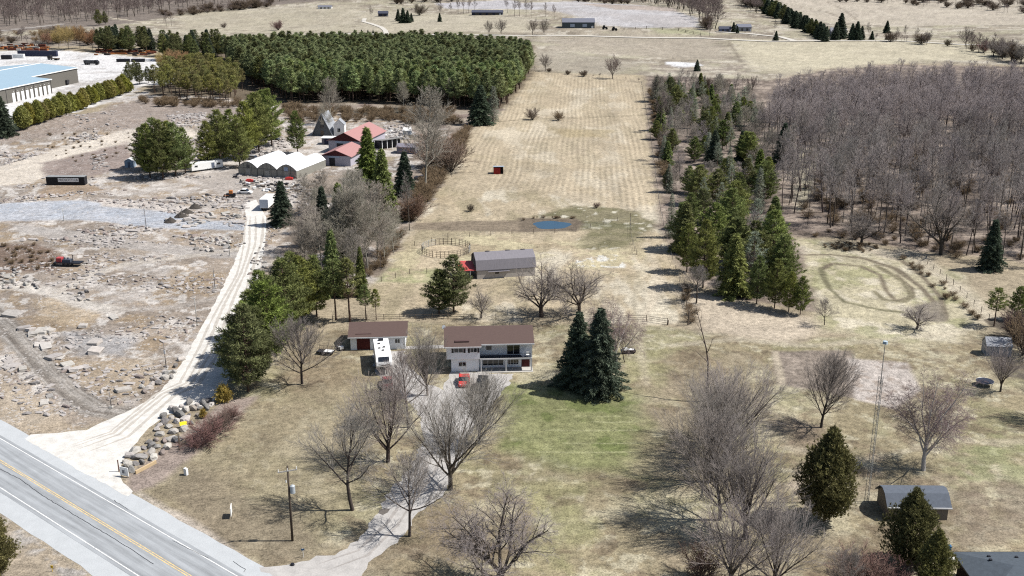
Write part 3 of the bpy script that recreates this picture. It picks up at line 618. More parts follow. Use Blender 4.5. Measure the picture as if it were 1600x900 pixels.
# ---- evergreens
def blades(rnd, cen, dirs, k, ln, wd, spread):
    """k pointed needle sprays per clump; returns triangle corners (m,3,3)"""
    n = len(cen); c = np.repeat(cen, k, 0) + rnd.normal(0, ln * .16, (n * k, 3)); d = np.repeat(dirs, k, 0) + rnd.normal(0, spread, (n * k, 3))
    d /= np.linalg.norm(d, axis=1)[:, None]; s = np.cross(d, rnd.normal(0, 1, (n * k, 3))); s /= np.linalg.norm(s, axis=1)[:, None]
    L = ln * rnd.uniform(.7, 1.3, (n * k, 1)); w_ = wd * rnd.uniform(.7, 1.3, (n * k, 1)) / 2
    return np.stack([c - s * w_, c + s * w_, c + d * L], 1)
def evergreen(name, seed, kind, Ht, Rd, mat, barkm, k=5, dens=1.0, ln=.5, wd=.2):
    rnd = np.random.RandomState(seed); cen = []; dirs = []; tb = []; branches = []
    lean = rnd.uniform(-.02, .02, 2)
    if kind == 'cedar':
        n = int(420 * dens * Ht * Rd / 18)
        for _ in range(n):
            a = rnd.uniform(0, 6.28); t = rnd.beta(1.15, 1.25); e = math.sin(math.pi * min(1, t * .96 + .06)) ** .75 * (1 - .55 * t)
            lump = 1 + .20 * math.sin(3 * a + 9 * t + seed) + .16 * math.sin(7 * a - 13 * t) + .10 * math.sin(15 * t + 5 * a)
            r = Rd * e * lump * rnd.uniform(.5, 1.08); z = Ht * (.10 + .90 * t)
            o = np.array([math.cos(a), math.sin(a), 0]); c = o * r + [0, 0, z]
            tn = rnd.uniform(0, 1)
            for _ in range(4):
                cen.append(c + rnd.normal(0, .22, 3)); dirs.append(o * .55 + [0, 0, .85]); tb.append(tn)
    else:
        z0 = {'spruce': .05, 'pine': .12, 'plant': .3, 'tallpine': .42}[kind]; z = Ht * z0; wh = 0
        dz = {'spruce': .42, 'pine': .68, 'plant': .75, 'tallpine': .6}[kind] / dens ** .5
        while z < Ht * .985:
            t = (z / Ht - z0) / (1 - z0)
            if kind == 'spruce': rad = Rd * (1 - t) ** .82 * (1 + .10 * math.sin(wh * 1.7)) + .12
            else: rad = Rd * min(1, (t + .18) * 2.6) * (1 - t) ** (.85 if kind == 'plant' else .66) * (1 + .2 * math.sin(wh * 2.1 + seed)) + .15
            nb = max(4, int((8 if kind in ('spruce', 'pine') else 6) * dens ** .5)); a0 = rnd.uniform(0, 6.28)
            for b in range(nb):
                if kind != 'spruce' and rnd.rand() < .13: continue
                a = a0 + 6.28 * b / nb + rnd.normal(0, .22); L = rad * rnd.uniform(.62, 1.18); o = np.array([math.cos(a), math.sin(a), 0]); sd = np.array([-o[1], o[0], 0])
                tn = rnd.uniform(0, 1); base = np.array([lean[0] * z, lean[1] * z, z])
                if kind == 'spruce': f = lambda q: base + o * L * q + np.array([0, 0, L * (.16 * q - .42 * q * q + .10 * q ** 4)])
                else: f = lambda q: base + o * L * q + np.array([0, 0, L * (.18 * q + .18 * q * q)])
                branches.append((Vector(base), Vector(f(.8)), .012 * Ht * .35 * (1 - t) + .02, .012))
                if kind == 'spruce':
                    m = max(2, int(L / .38))
                    for i in range(m):
                        q = (i + 1) / m; wdt = L * .26 * (1.1 - q) + .12
                        for s_ in (-1, 0, 1):
                            cen.append(f(q) + sd * s_ * wdt * rnd.uniform(.5, 1) + [0, 0, rnd.normal(0, .06)]); dirs.append(o * .8 + sd * s_ * .5 + [0, 0, -.28]); tb.append(tn)
                else:
                    m = max(2, int(L / .55))
                    for i in range(m):
                        q = .35 + .65 * (i + 1) / m; pp = f(q); w2 = L * .24
                        for _ in range(3):
                            cen.append(pp + sd * rnd.uniform(-w2, w2) + [0, 0, rnd.uniform(-.06, .14)]); dirs.append(o * .5 + sd * rnd.uniform(-.5, .5) + [0, 0, .55]); tb.append(tn)
            z += dz * rnd.uniform(.85, 1.15); wh += 1
        for _ in range(5): cen.append(np.array([0, 0, Ht * .97])); dirs.append(np.array([0, 0, 1.])); tb.append(.6)
    T = blades(rnd, np.array(cen), np.array(dirs), k, ln, wd, .42 if kind == 'spruce' else .60)
    tb = np.clip(np.repeat(np.array(tb), k) * .75 + rnd.uniform(0, .25, len(T)), 0, 1)
    V = T.reshape(-1, 3); Fc = np.arange(len(V)).reshape(-1, 3)
    root = thing(name, 'x', 'tree', (0, 0, 0)); meshobj('crown', np_mesh('crown', V, Fc, mat, tb), root)
    tr = [(Vector((0, 0, -.15)), Vector((lean[0] * Ht * .5, lean[1] * Ht * .5, Ht * .5)), Ht * .013 + .04, Ht * .009), (Vector((lean[0] * Ht * .5, lean[1] * Ht * .5, Ht * .5)), Vector((lean[0] * Ht, lean[1] * Ht, Ht * .98)), Ht * .009, .02)]
    meshobj('trunk', seg_mesh('trunk', tr + branches, barkm, 5), root); root['h'] = Ht; return root
def green(n, c, ov=.35): return M(n, lin(*c, 1.25), .85, .12, .6, 0, ov, .50, spec=.2, transl=.18)
g_spruce = green('dark spruce needles', (62, 72, 58)); g_pine = green('green pine needles', (98, 106, 60)); g_yel = green('yellow green pine needles', (108, 114, 64), .3)
g_plant = green('plantation pine needles', (110, 120, 80), .3); g_cedar = green('olive cedar sprays', (98, 96, 58), .25); g_hedge = green('golden cedar sprays', (122, 120, 64), .3)
g_dark = green('deep green needles', (84, 88, 54), .3); g_grey = green('grey green needles', (116, 122, 106), .3); g_gold = green('golden shrub sprays', (140, 122, 66), .1)
bark_p = M('pine bark', lin(118, 96, 82, .45), .95, .25, 3)

PR = {}
def proto(k, o): PR[k] = o; return o
for i, (sd, st, nm) in enumerate([(11, VASE, 'vase'), (23, VASE, 'vase'), (35, VASE, 'vase'), (12, OVAL, 'oval'), (25, OVAL, 'oval'), (31, SPREAD, 'spread'), (47, SPREAD, 'spread'), (55, OPEN, 'open'), (63, OPEN, 'open')]):
    proto(nm + str(sd), bare_tree('maple_tree' if nm != 'spread' else 'spreading_tree', sd, 15, st, bark, twig, 3 if nm == 'spread' else 2))
for sd in (5, 17): proto('birch%d' % sd, bare_tree('birch_tree', sd, 14, BIRCH, birch, twig_p, 3))
for sd in (3, 8, 14, 21): proto('wood%d' % sd, bare_tree('woodland_tree', sd, 20, WOOD if sd < 10 else WOOD2, bark_d, twig_w))
WF = dict(WOOD, n=[14, 7, 5], rmin=.06, r=.014, env=lambda t: .34 * (1 - t) ** .6 + .08)
for sd in (3, 14): proto('far%d' % sd, bare_tree('field_tree', sd, 20, WF, bark_d, M('distant twigs', lin(140, 128, 120, .5), .95, .12, 1, 0, .5)))
proto('farV', bare_tree('field_tree', 11, 15, dict(VASE, n=[9, 7, 5, 3], rmin=.05), bark_d, MATS['distant twigs']))
for sd in (4, 9): proto('aspen%d' % sd, bare_tree('aspen_tree', sd, 18, dict(WOOD, r=.009, n=[22, 11, 11], t0=[.22, .15, .1], env=lambda t: .36 * (1 - t) ** .6 + .08), M('pale aspen bark', lin(190, 184, 170, .5), .9, .2, 3), twig_g))
for sd in (6, 16): proto('willow%d' % sd, bare_tree('willow_tree', sd, 12, dict(WOOD2, trunk=.5, env=lambda t: .6, t0=[.3, .2, .12], rmin=.03), bark, willow))
for sd in (2, 7): proto('shrub%d' % sd, bare_tree('bare_shrub', sd, 3, SHRUB, bark, brushm))
proto('red', bare_tree('dogwood_shrub', 19, 3, SHRUB, bark, redbrush))
SNAG = dict(OPEN, n=[7, 3, 2], seg=[7, 5, 3, 1], len=[1, .3, .3], wig=[.08, .14, .15, .1], t0=[.4, .4, .3], r=.013, trunk=.95, env=lambda t: .22 * (1 - t) + .08)
proto('snag', bare_tree('dead_tree', 77, 11, SNAG, bark, twig, 3))
proto('sprA', evergreen('spruce_tree', 1, 'spruce', 16, 4.6, g_spruce, bark_p, 5, 1.25, .55, .20))
proto('sprB', evergreen('spruce_tree', 2, 'spruce', 16, 4.0, g_spruce, bark_p, 5, 1.1, .55, .20))
proto('sprG', evergreen('spruce_tree', 3, 'spruce', 16, 3.6, g_pine, bark_p, 4, 1.0, .6, .22))
for i, mt_ in enumerate((g_pine, g_yel, g_dark)): proto('pine%d' % i, evergreen('pine_tree', 30 + i, 'pine', 14, 4.4, mt_, bark_p, 7, 1.2, .55, .13))
proto('tall0', evergreen('pine_tree', 40, 'tallpine', 13, 2.8, g_pine, bark_p, 7, 1.0, .5, .12)); proto('tall1', evergreen('pine_tree', 41, 'tallpine', 13, 2.4, g_yel, bark_p, 7, 1.0, .5, .12))
for i in range(3): proto('plant%d' % i, evergreen('plantation_pine', 50 + i, 'plant', 16, 3.2, (g_plant, g_plant, g_dark)[i], bark_p, 4, .8, .85, .26))
proto('grey0', evergreen('larch_tree', 60, 'plant', 14, 2.6, g_grey, bark_p, 4, .8, .6, .10)); proto('grey1', evergreen('larch_tree', 61, 'spruce', 14, 2.6, g_grey, bark_p, 2, .6, .6, .10))
proto('thick', evergreen('thicket_pine', 62, 'tallpine', 13, 3.0, green('olive pine needles', (112, 110, 66), .3), bark_p, 5, .8, .7, .16))
proto('cedA', evergreen('cedar_tree', 70, 'cedar', 10, 3.4, g_cedar, bark_p, 8, 2.4, .27, .085)); proto('cedB', evergreen('cedar_tree', 71, 'cedar', 9, 3.6, g_cedar, bark_p, 8, 2.2, .27, .085))
proto('hedge', evergreen('hedge_cedar', 72, 'cedar', 8, 2.6, g_hedge, bark_p, 5, 1.2, .6, .22))
proto('gold', evergreen('golden_cedar', 73, 'cedar', 2.2, 1.0, g_gold, bark_p, 4, 3, .3, .1))
used = set()
GR = random.Random(99)
def place(key, p, h, label=None, cat=None, group=None, wide=1.0, rz=None, lean=(0, 0), name=None):
    src = PR[key]; s = h / src['h']; p = Vector(p); p.z = float(H(p.x, p.y)) - .02
    rz = GR.uniform(0, 6.28) if rz is None else rz
    o = copy_thing(src, p, rz, (s * wide, s * wide, s), label, cat, group, lean)
    if name: o.name = name
    if 'h' in o: del o['h']
    return o
def tr(key, px, by, ty, label, cat='tree', group=None, wide=1.0, **k): return place(key, P(px, by), tall(px, by, ty), label, cat, group, wide, **k)

# ---- trees round the house and drive
tr('open55', 551, 797, 628, 'bare grey tree on the lawn just right of the transformer pole', 'bare tree', wide=1.05)
tr('open63', 640, 838, 700, 'small bare tree with a forked trunk standing at the foot of the driveway', 'bare tree', wide=1.0)
tr('vase11', 704, 765, 585, 'bare dark-stemmed tree with many upright limbs beside the driveway bend', 'bare tree', wide=1.15)
tr('vase23', 606, 722, 565, 'bare tree with upright limbs left of the driveway, behind the lawn tree by the pole', 'bare tree', wide=1.05)
tr('open63', 637, 668, 540, 'bare tree on the left edge of the driveway above its bend', 'bare tree', wide=.85, rz=2)
tr('vase35', 668, 618, 505, 'bare upright tree between the white camper and the house', 'bare tree', wide=.75)
tr('vase35', 748, 692, 572, 'bare vase-shaped tree below the black car, right of the driveway', 'bare tree', wide=1.05, rz=1)
tr('oval12', 472, 600, 488, 'rounded bare tree alone on the lawn left of the garage', 'bare tree', wide=1.05)
tr('spread31', 785, 925, 757, 'leaning bare tree with curved limbs cut off by the bottom edge of the view', 'bare tree', wide=1.25, lean=(0, .10))
tr('oval25', 1283, 668, 540, 'bare twin-stemmed tree beside the brown garden plot', 'bare tree', wide=.95)
tr('birch5', 1443, 735, 578, 'white-barked birch with drooping limbs right of the lattice tower', 'birch tree', wide=1.05)
tr('birch17', 963, 578, 450, 'white-barked birch with purplish twigs just right of the two dark spruces', 'birch tree', wide=.95)
tr('open55', 976, 566, 512, 'small crooked bare tree leaning beside the small white boat-like object', 'bare tree', wide=.9, lean=(0, .15))
tr('spread31', 846, 495, 398, 'broad bare tree behind the brown roofed house, left one of the pair below the barn', 'bare tree', wide=1.25, rz=.5)
tr('spread47', 905, 491, 394, 'broad bare tree right of its twin, just above the dark spruces', 'bare tree', wide=1.25, rz=2)
tr('spread47', 752, 497, 442, 'small bare apple tree right of the pine pair below the barn', 'bare tree', wide=1)
tr('open63', 1288, 508, 462, 'small bare tree alone in the pasture at the edge of the dirt track', 'bare tree', wide=1)
tr('spread31', 1432, 514, 470, 'low twisted apple tree leaning beside the dirt track bend', 'bare tree', wide=1.5, rz=2.5, lean=(0, -.15))
tr('vase11', 1563, 612, 530, 'bare tree above the trampoline at the right edge', 'bare tree', wide=1.0)
tr('vase23', 1630, 655, 560, 'bare tree half outside the right edge of the view', 'bare tree', wide=1.0)
tr('snag', 1105, 628, 494, 'tall dead snag with few crooked limbs rising above the row of bare trees', 'dead tree', wide=.9, rz=1)
for i, (x, b, t, k, wd, lb) in enumerate([(1116, 690, 562, 'vase11', 1.0, 'farthest bare tree of the row right of the green lawn, under the dead snag'), (1135, 722, 565, 'vase35', 1.15, 'bare tree second from the far end of the row right of the green lawn'), (1112, 752, 592, 'vase23', 1.15, 'tall bare tree in the middle of the row, its shadow reaching to the green lawn'), (1125, 812, 632, 'oval25', 1.05, 'bare tree fourth from the far end of the row, with the longest dense shadow'), (1165, 842, 672, 'vase35', 1.1, 'bare tree at the right side of the row beside the big cedar shadow'), (1140, 925, 755, 'vase11', 1.1, 'nearest left bare tree of the row, cut by the bottom edge'), (1210, 930, 765, 'vase23', 1.1, 'nearest right bare tree of the row, cut by the bottom edge'), (1095, 905, 850, 'shrub2', 1.2, 'low bare bush at the near end of the row')]):
    tr(k, x, b, t, lb, 'bare tree' if 'bush' not in lb else 'bush', 'bare trees in a row right of the green lawn', wd)
tr('open63', 1328, 950, 850, 'thin bare tree at the bottom edge left of the cedars', 'bare tree', wide=1)
tr('shrub7', 1385, 930, 865, 'grey bare bush below the left cedar near the bottom right roof', 'bush', wide=1.3)
tr('shrub2', 1345, 925, 860, 'grey bare bush in the bottom right corner left of its neighbour', 'bush', wide=1.3)
tr('sprA', 903, 603, 487, 'dark spruce left of its taller twin beside the house', 'spruce', wide=1.0)
tr('sprA', 936, 614, 481, 'dark spruce in front and right of its twin beside the house', 'spruce', wide=.98, rz=2)
tr('cedA', 1288, 815, 672, 'brown-green cedar alone left of the lattice tower', 'cedar', wide=.9)
tr('cedB', 1418, 885, 768, 'brown-green cedar hiding part of the small beige shed', 'cedar', wide=.85)
tr('cedA', 1455, 925, 830, 'low cedar between the shed and the dark roof at the bottom right', 'cedar', wide=.9, rz=1)
tr('cedB', -8, 905, 795, 'cedar at the bottom left edge beyond the highway', 'cedar', wide=.8)
tr('gold', 349, 628, 604, 'small golden-green cedar shrub at the end of the rock row', 'shrub', wide=1)
tr('gold', 318, 653, 640, 'tiny orange-brown shrub behind the rock row', 'shrub', wide=.8)
for i, (x, b, t, lb) in enumerate([(325, 690, 650, 'reddish twiggy shrub behind the yellow sign'), (345, 672, 640, 'reddish twiggy shrub between the golden cedar and the yellow sign'), (362, 655, 632, 'greyish twiggy shrub below the golden cedar'), (310, 700, 672, 'low reddish shrub nearest the timber rail')]):
    tr('red', x, b, t, lb, 'shrub', 'reddish shrubs behind the rock row', 1.5)
pines_left = [('pine2', 388, 612, 478, .95, 'large dark pine leaning over the gravel lane, nearest of the row'), ('pine0', 420, 570, 440, 1.0, 'green pine behind the bare lawn tree, second of the row'), ('pine1', 410, 530, 425, .9, 'yellow green pine beside the gravel lane'), ('pine0', 447, 525, 405, .95, 'green pine at the top of the row by the lane'), ('pine1', 470, 505, 402, .9, 'yellow green pine left of the thin trunked pines'), ('pine0', 495, 495, 400, .8, 'dull green pine touching the thin trunked pines'), ('tall0', 525, 500, 405, 1.0, 'thin-trunked pine farthest left behind the garage'), ('tall1', 547, 503, 405, 1.1, 'thin-trunked pine with a yellow green top behind the garage'), ('tall0', 572, 500, 445, 1.0, 'short pine behind the left corner of the garage'), ('tall1', 588, 500, 452, .9, 'small pine behind the garage, farthest right'), ('pine2', 402, 585, 480, .9, 'dark pine under the branches of the lane-side row'), ('pine0', 372, 592, 505, 1.1, 'low pine beside the lane, in front of the large dark pine'), ('pine2', 428, 545, 432, .9, 'dark pine in the middle of the row beside the lane'), ('pine1', 398, 558, 455, .9, 'yellow green pine between darker ones in the row beside the lane'), ('pine0', 458, 480, 395, .95, 'green pine at the farthest end of the row beside the lane'), ('pine2', 686, 490, 422, 1.15, 'low dark pine left of its twin below the barn'), ('pine2', 709, 488, 400, 1.05, 'dark pine with a pointed top right of its twin below the barn')]
for k, x, b, t, wd, lb in pines_left: tr(k, x, b, t, lb, 'pine', None, wd * (1.15 if x < 500 and 'pine' in k else 1.1))
tr('shrub7', 1600, 555, 480, 'grey bare bush at the right edge above the small glasshouse', 'bush', wide=1.0); tr('shrub2', 1585, 530, 478, 'grey bare bush behind the pine at the right edge', 'bush', wide=1)
tr('tall0', 1553, 510, 450, 'pine on the fence line at the right edge', 'pine', wide=1.3)
tr('pine0', 1588, 500, 448, 'pine partly outside the right edge on the fence line', 'pine', wide=1)
tr('sprB', 1547, 422, 342, 'single dark spruce in front of the bare wood', 'spruce', wide=1)
tr('spread31', 1345, 383, 318, 'broad low bare tree with a brush pile at its foot by the dirt track', 'bare tree', wide=1.3, rz=4)
tr('spread47', 1470, 398, 275, 'thick trunked bare oak at the edge of the wood', 'bare tree', wide=.9)
tr('open63', 1088, 474, 412, 'small grey bare tree in front of the evergreen belt', 'bare tree', wide=1.1)
tr('sprB', 441, 352, 282, 'dark spruce beside the white box truck', 'spruce', wide=1.15)
tr('pine0', 465, 240, 174, 'bushy pine between the greenhouse and the grey A-frame', 'pine', wide=.85)
tr('sprG', 576, 305, 198, 'tall spruce in front of the red roofed barns', 'spruce', wide=1.0)
tr('sprG', 600, 345, 232, 'spruce below the tallest one by the barns', 'spruce', wide=.95, rz=1); tr('sprB', 632, 308, 236, 'dark spruce at the right of the barn spruces', 'spruce', wide=1.1)
tr('sprG', 533, 410, 285, 'green spruce among the grey aspens', 'spruce', wide=.8); tr('sprG', 522, 462, 358, 'green spruce at the near foot of the aspens', 'spruce', wide=.8, rz=2); tr('sprB', 508, 385, 290, 'small dark spruce half hidden in the aspens', 'spruce', wide=.8); tr('sprG', 565, 462, 385, 'narrow green conifer at the near corner of the aspens', 'spruce', wide=.6)
tr('aspen4', 665, 300, 132, 'tall bare ash on the fence line above the evergreen spruces', 'bare tree', wide=1.25)
tr('wood8', 640, 360, 262, 'leaning bare tree on the hedge strip beside the pasture', 'bare tree', wide=.8, lean=(0, .05)); tr('wood3', 594, 424, 345, 'thin bare tree with upright stems at the pasture corner', 'bare tree', wide=.5)
tr('shrub2', 645, 345, 300, 'bare bush leaning at the foot of the hedge strip', 'bush', wide=1.2)
tr('shrub7', 705, 268, 215, 'spreading bare bush in the hedge strip by the field', 'bush', wide=1.6); tr('shrub2', 680, 262, 205, 'grey bare bush left of the spreading one in the hedge strip', 'bush', wide=1.4)
tr('aspen9', 518, 195, 118, 'bare tree with orange-tinted crown behind the A-frame', 'bare tree', wide=1.1); tr('aspen4', 510, 212, 160, 'pale bare tree in front of the A-frame', 'bare tree', wide=1.0)
for i, (x, b, t, lb) in enumerate([(750, 195, 132, 'bluish conifer at the corner of the plantation'), (770, 190, 135, 'grey green conifer beside the corner conifer of the plantation')]): tr(('sprB', 'grey1')[i], x, b, t, lb, 'conifer', None, 1.3)
G_ = 'grey aspens between the yard and the pasture'
ar = random.Random(5)
for i, (x, b, t) in enumerate([(485, 335, 268), (505, 335, 262), (545, 340, 262), (470, 395, 310), (490, 420, 320), (505, 440, 330), (525, 432, 300), (545, 430, 285), (560, 428, 290), (575, 425, 290), (590, 400, 280), (555, 385, 265), (572, 365, 262), (480, 440, 350), (600, 415, 330), (615, 395, 320), (495, 365, 290), (560, 455, 350)]):
    tr(('aspen4', 'aspen9', 'aspen4')[i % 3], x, b, t, 'pale grey leafless aspen in the thicket beside the white gravel lane', 'bare tree', G_, ar.uniform(1.0, 1.5))
for x, b, t in [(235, 278, 195), (255, 280, 188), (275, 276, 192), (290, 272, 200), (245, 268, 185), (225, 265, 200), (268, 262, 190)]:
    tr(('pine2', 'pine0', 'pine1')[(x // 5) % 3], x, b, t, 'green pine in the clump above the black container', 'pine', 'pines in the clump above the black container', .95)
for x, b, t in [(325, 262, 190), (345, 258, 172), (365, 250, 172), (385, 246, 160), (405, 238, 145), (425, 228, 140), (395, 232, 150), (350, 245, 180), (415, 218, 142), (375, 262, 185)]:
    tr(('pine0', 'pine1', 'pine1')[(x // 5) % 3], x, b, t, 'green pine in the row behind the white mobile trailer', 'pine', 'pines behind the white mobile trailer', .95)
# ---- cedar hedge by the warehouse
for i in range(32):
    t = i / 31; x = 32 + 170 * t + GR.uniform(-3, 3); b = 202 - 58 * t + GR.uniform(-3, 2)
    place('hedge', P(x, b), GR.uniform(6.5, 9), 'yellow-olive cedar in the hedge between the blue roofed warehouse and the mound', 'cedar', 'cedars in the hedge by the warehouse', GR.uniform(.95, 1.25))
tr('sprA', 8, 212, 150, 'dark spruce at the left edge below the warehouse', 'spruce', wide=1.1); tr('pine2', -8, 205, 160, 'dark evergreen cut by the left edge below the warehouse', 'pine', wide=1.1)
for x, b, t in [(203, 130, 97), (218, 132, 98), (232, 130, 104), (212, 122, 95)]: tr('pine2', x, b, t, 'dark pine at the right side of the gravel lot, left of the plantation', 'pine', 'dark pines right of the gravel lot', 1.0)
def inside(pts, x, y):
    c = False; n = len(pts)
    for i in range(n):
        (ax, ay), (bx, by) = pts[i], pts[(i + 1) % n]
        if (ay > y) != (by > y) and x < ax + (y - ay) * (bx - ax) / (by - ay): c = not c
    return c
def scatter(pxpoly, spacing, seed, jit=.4):
    pw = [tuple(P(*q)[:2]) for q in pxpoly]; rnd = random.Random(seed); out = []
    x0 = min(p[0] for p in pw); x1 = max(p[0] for p in pw); y0 = min(p[1] for p in pw); y1 = max(p[1] for p in pw)
    y = y0; r = 0
    while y < y1:
        x = x0 + (spacing / 2 if r % 2 else 0)
        while x < x1:
            a = x + rnd.uniform(-jit, jit) * spacing; b = y + rnd.uniform(-jit, jit) * spacing
            if inside(pw, a, b): out.append((a, b))
            x += spacing
        y += spacing * .87; r += 1
    return out
def merged(name, items, label, cat, parts=('crown', 'trunk')):
    """the rest of a large mass as one object: items (proto key, x, y, height, wide, rz)"""
    root = thing(name, label, cat, (0, 0, 0)); root['kind'] = 'stuff'; cache = {}
    groups = {}
    for key, x, y, h, wd, rz in items:
        src = PR[key]
        for ch in src.children:
            me = ch.data
            if me.name not in cache:
                V = np.empty(len(me.vertices) * 3, np.float32); me.vertices.foreach_get('co', V)
                k = me.polygons[0].loop_total; Fi = np.empty(len(me.loops), np.int32); me.loops.foreach_get('vertex_index', Fi)
                tn = None
                if 'tint' in me.attributes: tn = np.empty(len(me.polygons), np.float32); me.attributes['tint'].data.foreach_get('value', tn)
                cache[me.name] = (V.reshape(-1, 3), Fi.reshape(-1, k), tn)
            V, Fi, tn = cache[me.name]; s = h / src['h']; c, s_ = math.cos(rz), math.sin(rz)
            W_ = V * [s * wd, s * wd, s]; W_ = np.stack([W_[:, 0] * c - W_[:, 1] * s_ + x, W_[:, 0] * s_ + W_[:, 1] * c + y, W_[:, 2] + float(H(x, y))], 1)
            g = groups.setdefault((me.materials[0].name, Fi.shape[1]), [[], [], [], 0])
            g[0].append(W_); g[1].append(Fi + g[3]); g[3] += len(W_)
            g[2].append(np.clip(tn + GR.uniform(-.25, .25), 0, 1) if tn is not None else np.zeros(len(Fi)))
    for (mn, k), g in groups.items():
        pn = 'crowns' if ('needle' in mn or 'twig' in mn or 'spray' in mn or 'brush' in mn) else 'trunks'
        o = meshobj(pn, np_mesh(pn, np.concatenate(g[0]), np.concatenate(g[1]), bpy.data.materials[mn], np.concatenate(g[2])), root); o['kind'] = 'stuff'
    return root
# ---- pine plantation
pl = scatter([(352, 92), (560, 86), (700, 88), (826, 100), (829, 114), (806, 150), (792, 172), (700, 168), (560, 160), (452, 160), (385, 130)], 5.5, 3)
pl.sort(key=lambda q: q[1])
print('plantation', len(pl))
for i, (x, y) in enumerate(pl[:285]):
    place('plant%d' % GR.choice((0, 0, 1, 2)), (x, y, 0), GR.uniform(13.5, 17), 'tall plantation pine at the near side of the dense evergreen block', 'pine', 'plantation pines at the near side', GR.uniform(1.15, 1.45))
merged('plantation_pines', [('plant%d' % GR.choice((0, 0, 1, 2)), x, y, GR.uniform(13.5, 17), GR.uniform(1.2, 1.5), GR.uniform(0, 6)) for x, y in pl[285:]], 'dense block of dark green plantation pines behind the nearest ones', 'pine plantation')
th = scatter([(235, 150), (262, 118), (340, 118), (375, 135), (385, 152), (375, 165), (300, 160), (250, 154)], 6.5, 4)
print('thicket', len(th))
for x, y in th: place('thick', (x, y, 0), GR.uniform(11, 14), 'olive topped pine with bare grey lower trunk left of the plantation', 'pine', 'olive topped pines left of the plantation', GR.uniform(.9, 1.2))
for poly, s, lb, g in (([(148, 82), (240, 84), (238, 76), (150, 72)], 10, 'dark pine in the row behind the industrial lot', 'dark pines behind the industrial lot'), ([(245, 96), (350, 98), (352, 82), (255, 84)], 9, 'dark pine at the left end of the plantation', 'dark pines at the plantation end')):
    for x, y in scatter(poly, s, 6): place(GR.choice(('pine2', 'sprB', 'plant2')), (x, y, 0), GR.uniform(13, 17), lb, 'pine', g, GR.uniform(1, 1.25))
for x, b, t in [(92, 76, 42), (108, 78, 36), (125, 76, 38), (145, 78, 44), (75, 74, 50)]: tr(('willow6', 'willow16')[x % 2], x, b, t, 'bare yellow-twigged willow behind the industrial lot', 'willow', 'yellow willows behind the industrial lot', 1.3)
for x, b, t in [(252, 112, 78), (272, 112, 74), (290, 110, 76)]: tr('willow6', x, b, t, 'bare orange-tinted willow between the lot and the plantation', 'willow', 'orange-tinted willows by the plantation', 1.1)
# ---- evergreen belt right of the field
belt = [(1020, 150), (1080, 140), (1150, 155), (1190, 200), (1200, 262), (1215, 330), (1245, 400), (1262, 470), (1225, 478), (1150, 462), (1085, 440), (1052, 400), (1042, 340), (1034, 280), (1024, 210)]
bt = scatter(belt, 8.4, 9, .55); bt.sort(key=lambda q: q[1]); print('belt', len(bt))
for i, (x, y) in enumerate(bt):
    r = GR.random(); edge = y < 262
    if 342 < y < 358 and GR.random() < .8: continue
    near = y < 320
    if near and r > .9: continue
    if r < (.75 if edge else .36):
        k = GR.choice(('pine0', 'pine0', 'pine1', 'sprG', 'pine2', 'grey0')); place(k, (x, y, 0), GR.uniform(9.5, 14) if near else GR.uniform(7, 12), 'green conifer in the mixed belt between the field and the wood', 'conifer', 'conifers of the belt right of the field', GR.uniform(1.0, 1.35), name='belt_conifer')
    elif r < .62: place(GR.choice(('grey0', 'grey1')), (x, y, 0), GR.uniform(8, 13), 'grey green feathery conifer in the mixed belt right of the field', 'conifer', 'grey green conifers of the belt', GR.uniform(.9, 1.3))
    else: place(GR.choice(('aspen4', 'aspen9', 'wood3')), (x, y, 0), GR.uniform(9, 13), 'grey bare tree among the conifers of the belt right of the field', 'bare tree', 'bare trees of the belt', GR.uniform(1, 1.5), name='belt_bare_tree')
for k, x, b, t, wd, lb in [('pine0', 1073, 425, 350, .9, 'pine at the left edge of the belt, upper one by the long shadows'), ('pine1', 1098, 450, 345, .85, 'yellow green pine at the near left corner of the belt'), ('sprG', 1145, 462, 365, 1.2, 'green conifer with a pointed top at the near edge of the belt'), ('pine0', 1182, 475, 400, .8, 'rounded pine at the near edge of the belt'), ('pine0', 1210, 482, 405, .8, 'pine with a visible trunk at the near edge of the belt'), ('pine1', 1232, 487, 425, .85, 'small pine at the near right corner of the belt'), ('pine0', 1250, 492, 432, .8, 'farthest right pine at the near corner of the belt'), ('sprA', 1115, 258, 203, 1.0, 'dark spruce in the gap of the belt'), ('sprB', 1158, 250, 203, .9, 'narrow spruce right of the gap spruce'), ('sprA', 1222, 262, 192, .9, 'dark spruce between the belt and the bare wood'), ('pine2', 1042, 300, 265, .9, 'small dark pine on the field edge'), ('pine1', 1095, 305, 258, .9, 'bright green pine below the gap of the belt'), ('pine2', 1165, 312, 248, 1.0, 'dark spreading pine below the gap of the belt')]:
    tr(k, x, b, t, lb, 'conifer', None, wd)
# ---- bare wood on the right
wood = [(1190, 205), (1225, 182), (1330, 162), (1440, 157), (1640, 152), (1760, 180), (1740, 425), (1600, 418), (1500, 408), (1430, 395), (1330, 370), (1250, 366), (1222, 330), (1205, 270), (1190, 230)]
wt = scatter(wood, 6.9, 12, .62); wt.sort(key=lambda q: q[1]); print('wood', len(wt))
wt = [q for q in wt if abs(q[0]) < q[1] * .50 + 12]
print('wood in view', len(wt))
for x, y in wt[:272]:
    place('wood%d' % GR.choice((3, 8, 14, 21)), (x, y, 0), GR.uniform(11.5, 21), 'slender leafless tree at the near side of the bare wood', 'bare tree', 'bare trees at the near side of the wood', GR.uniform(.9, 1.35))
merged('bare_wood', [('wood%d' % GR.choice((3, 8, 14, 21)), x, y, GR.uniform(13, 21), GR.uniform(1.0, 1.6), GR.uniform(0, 6)) for x, y in wt[272:]], 'leafless grey wood stretching back behind its nearest trees', 'bare wood')
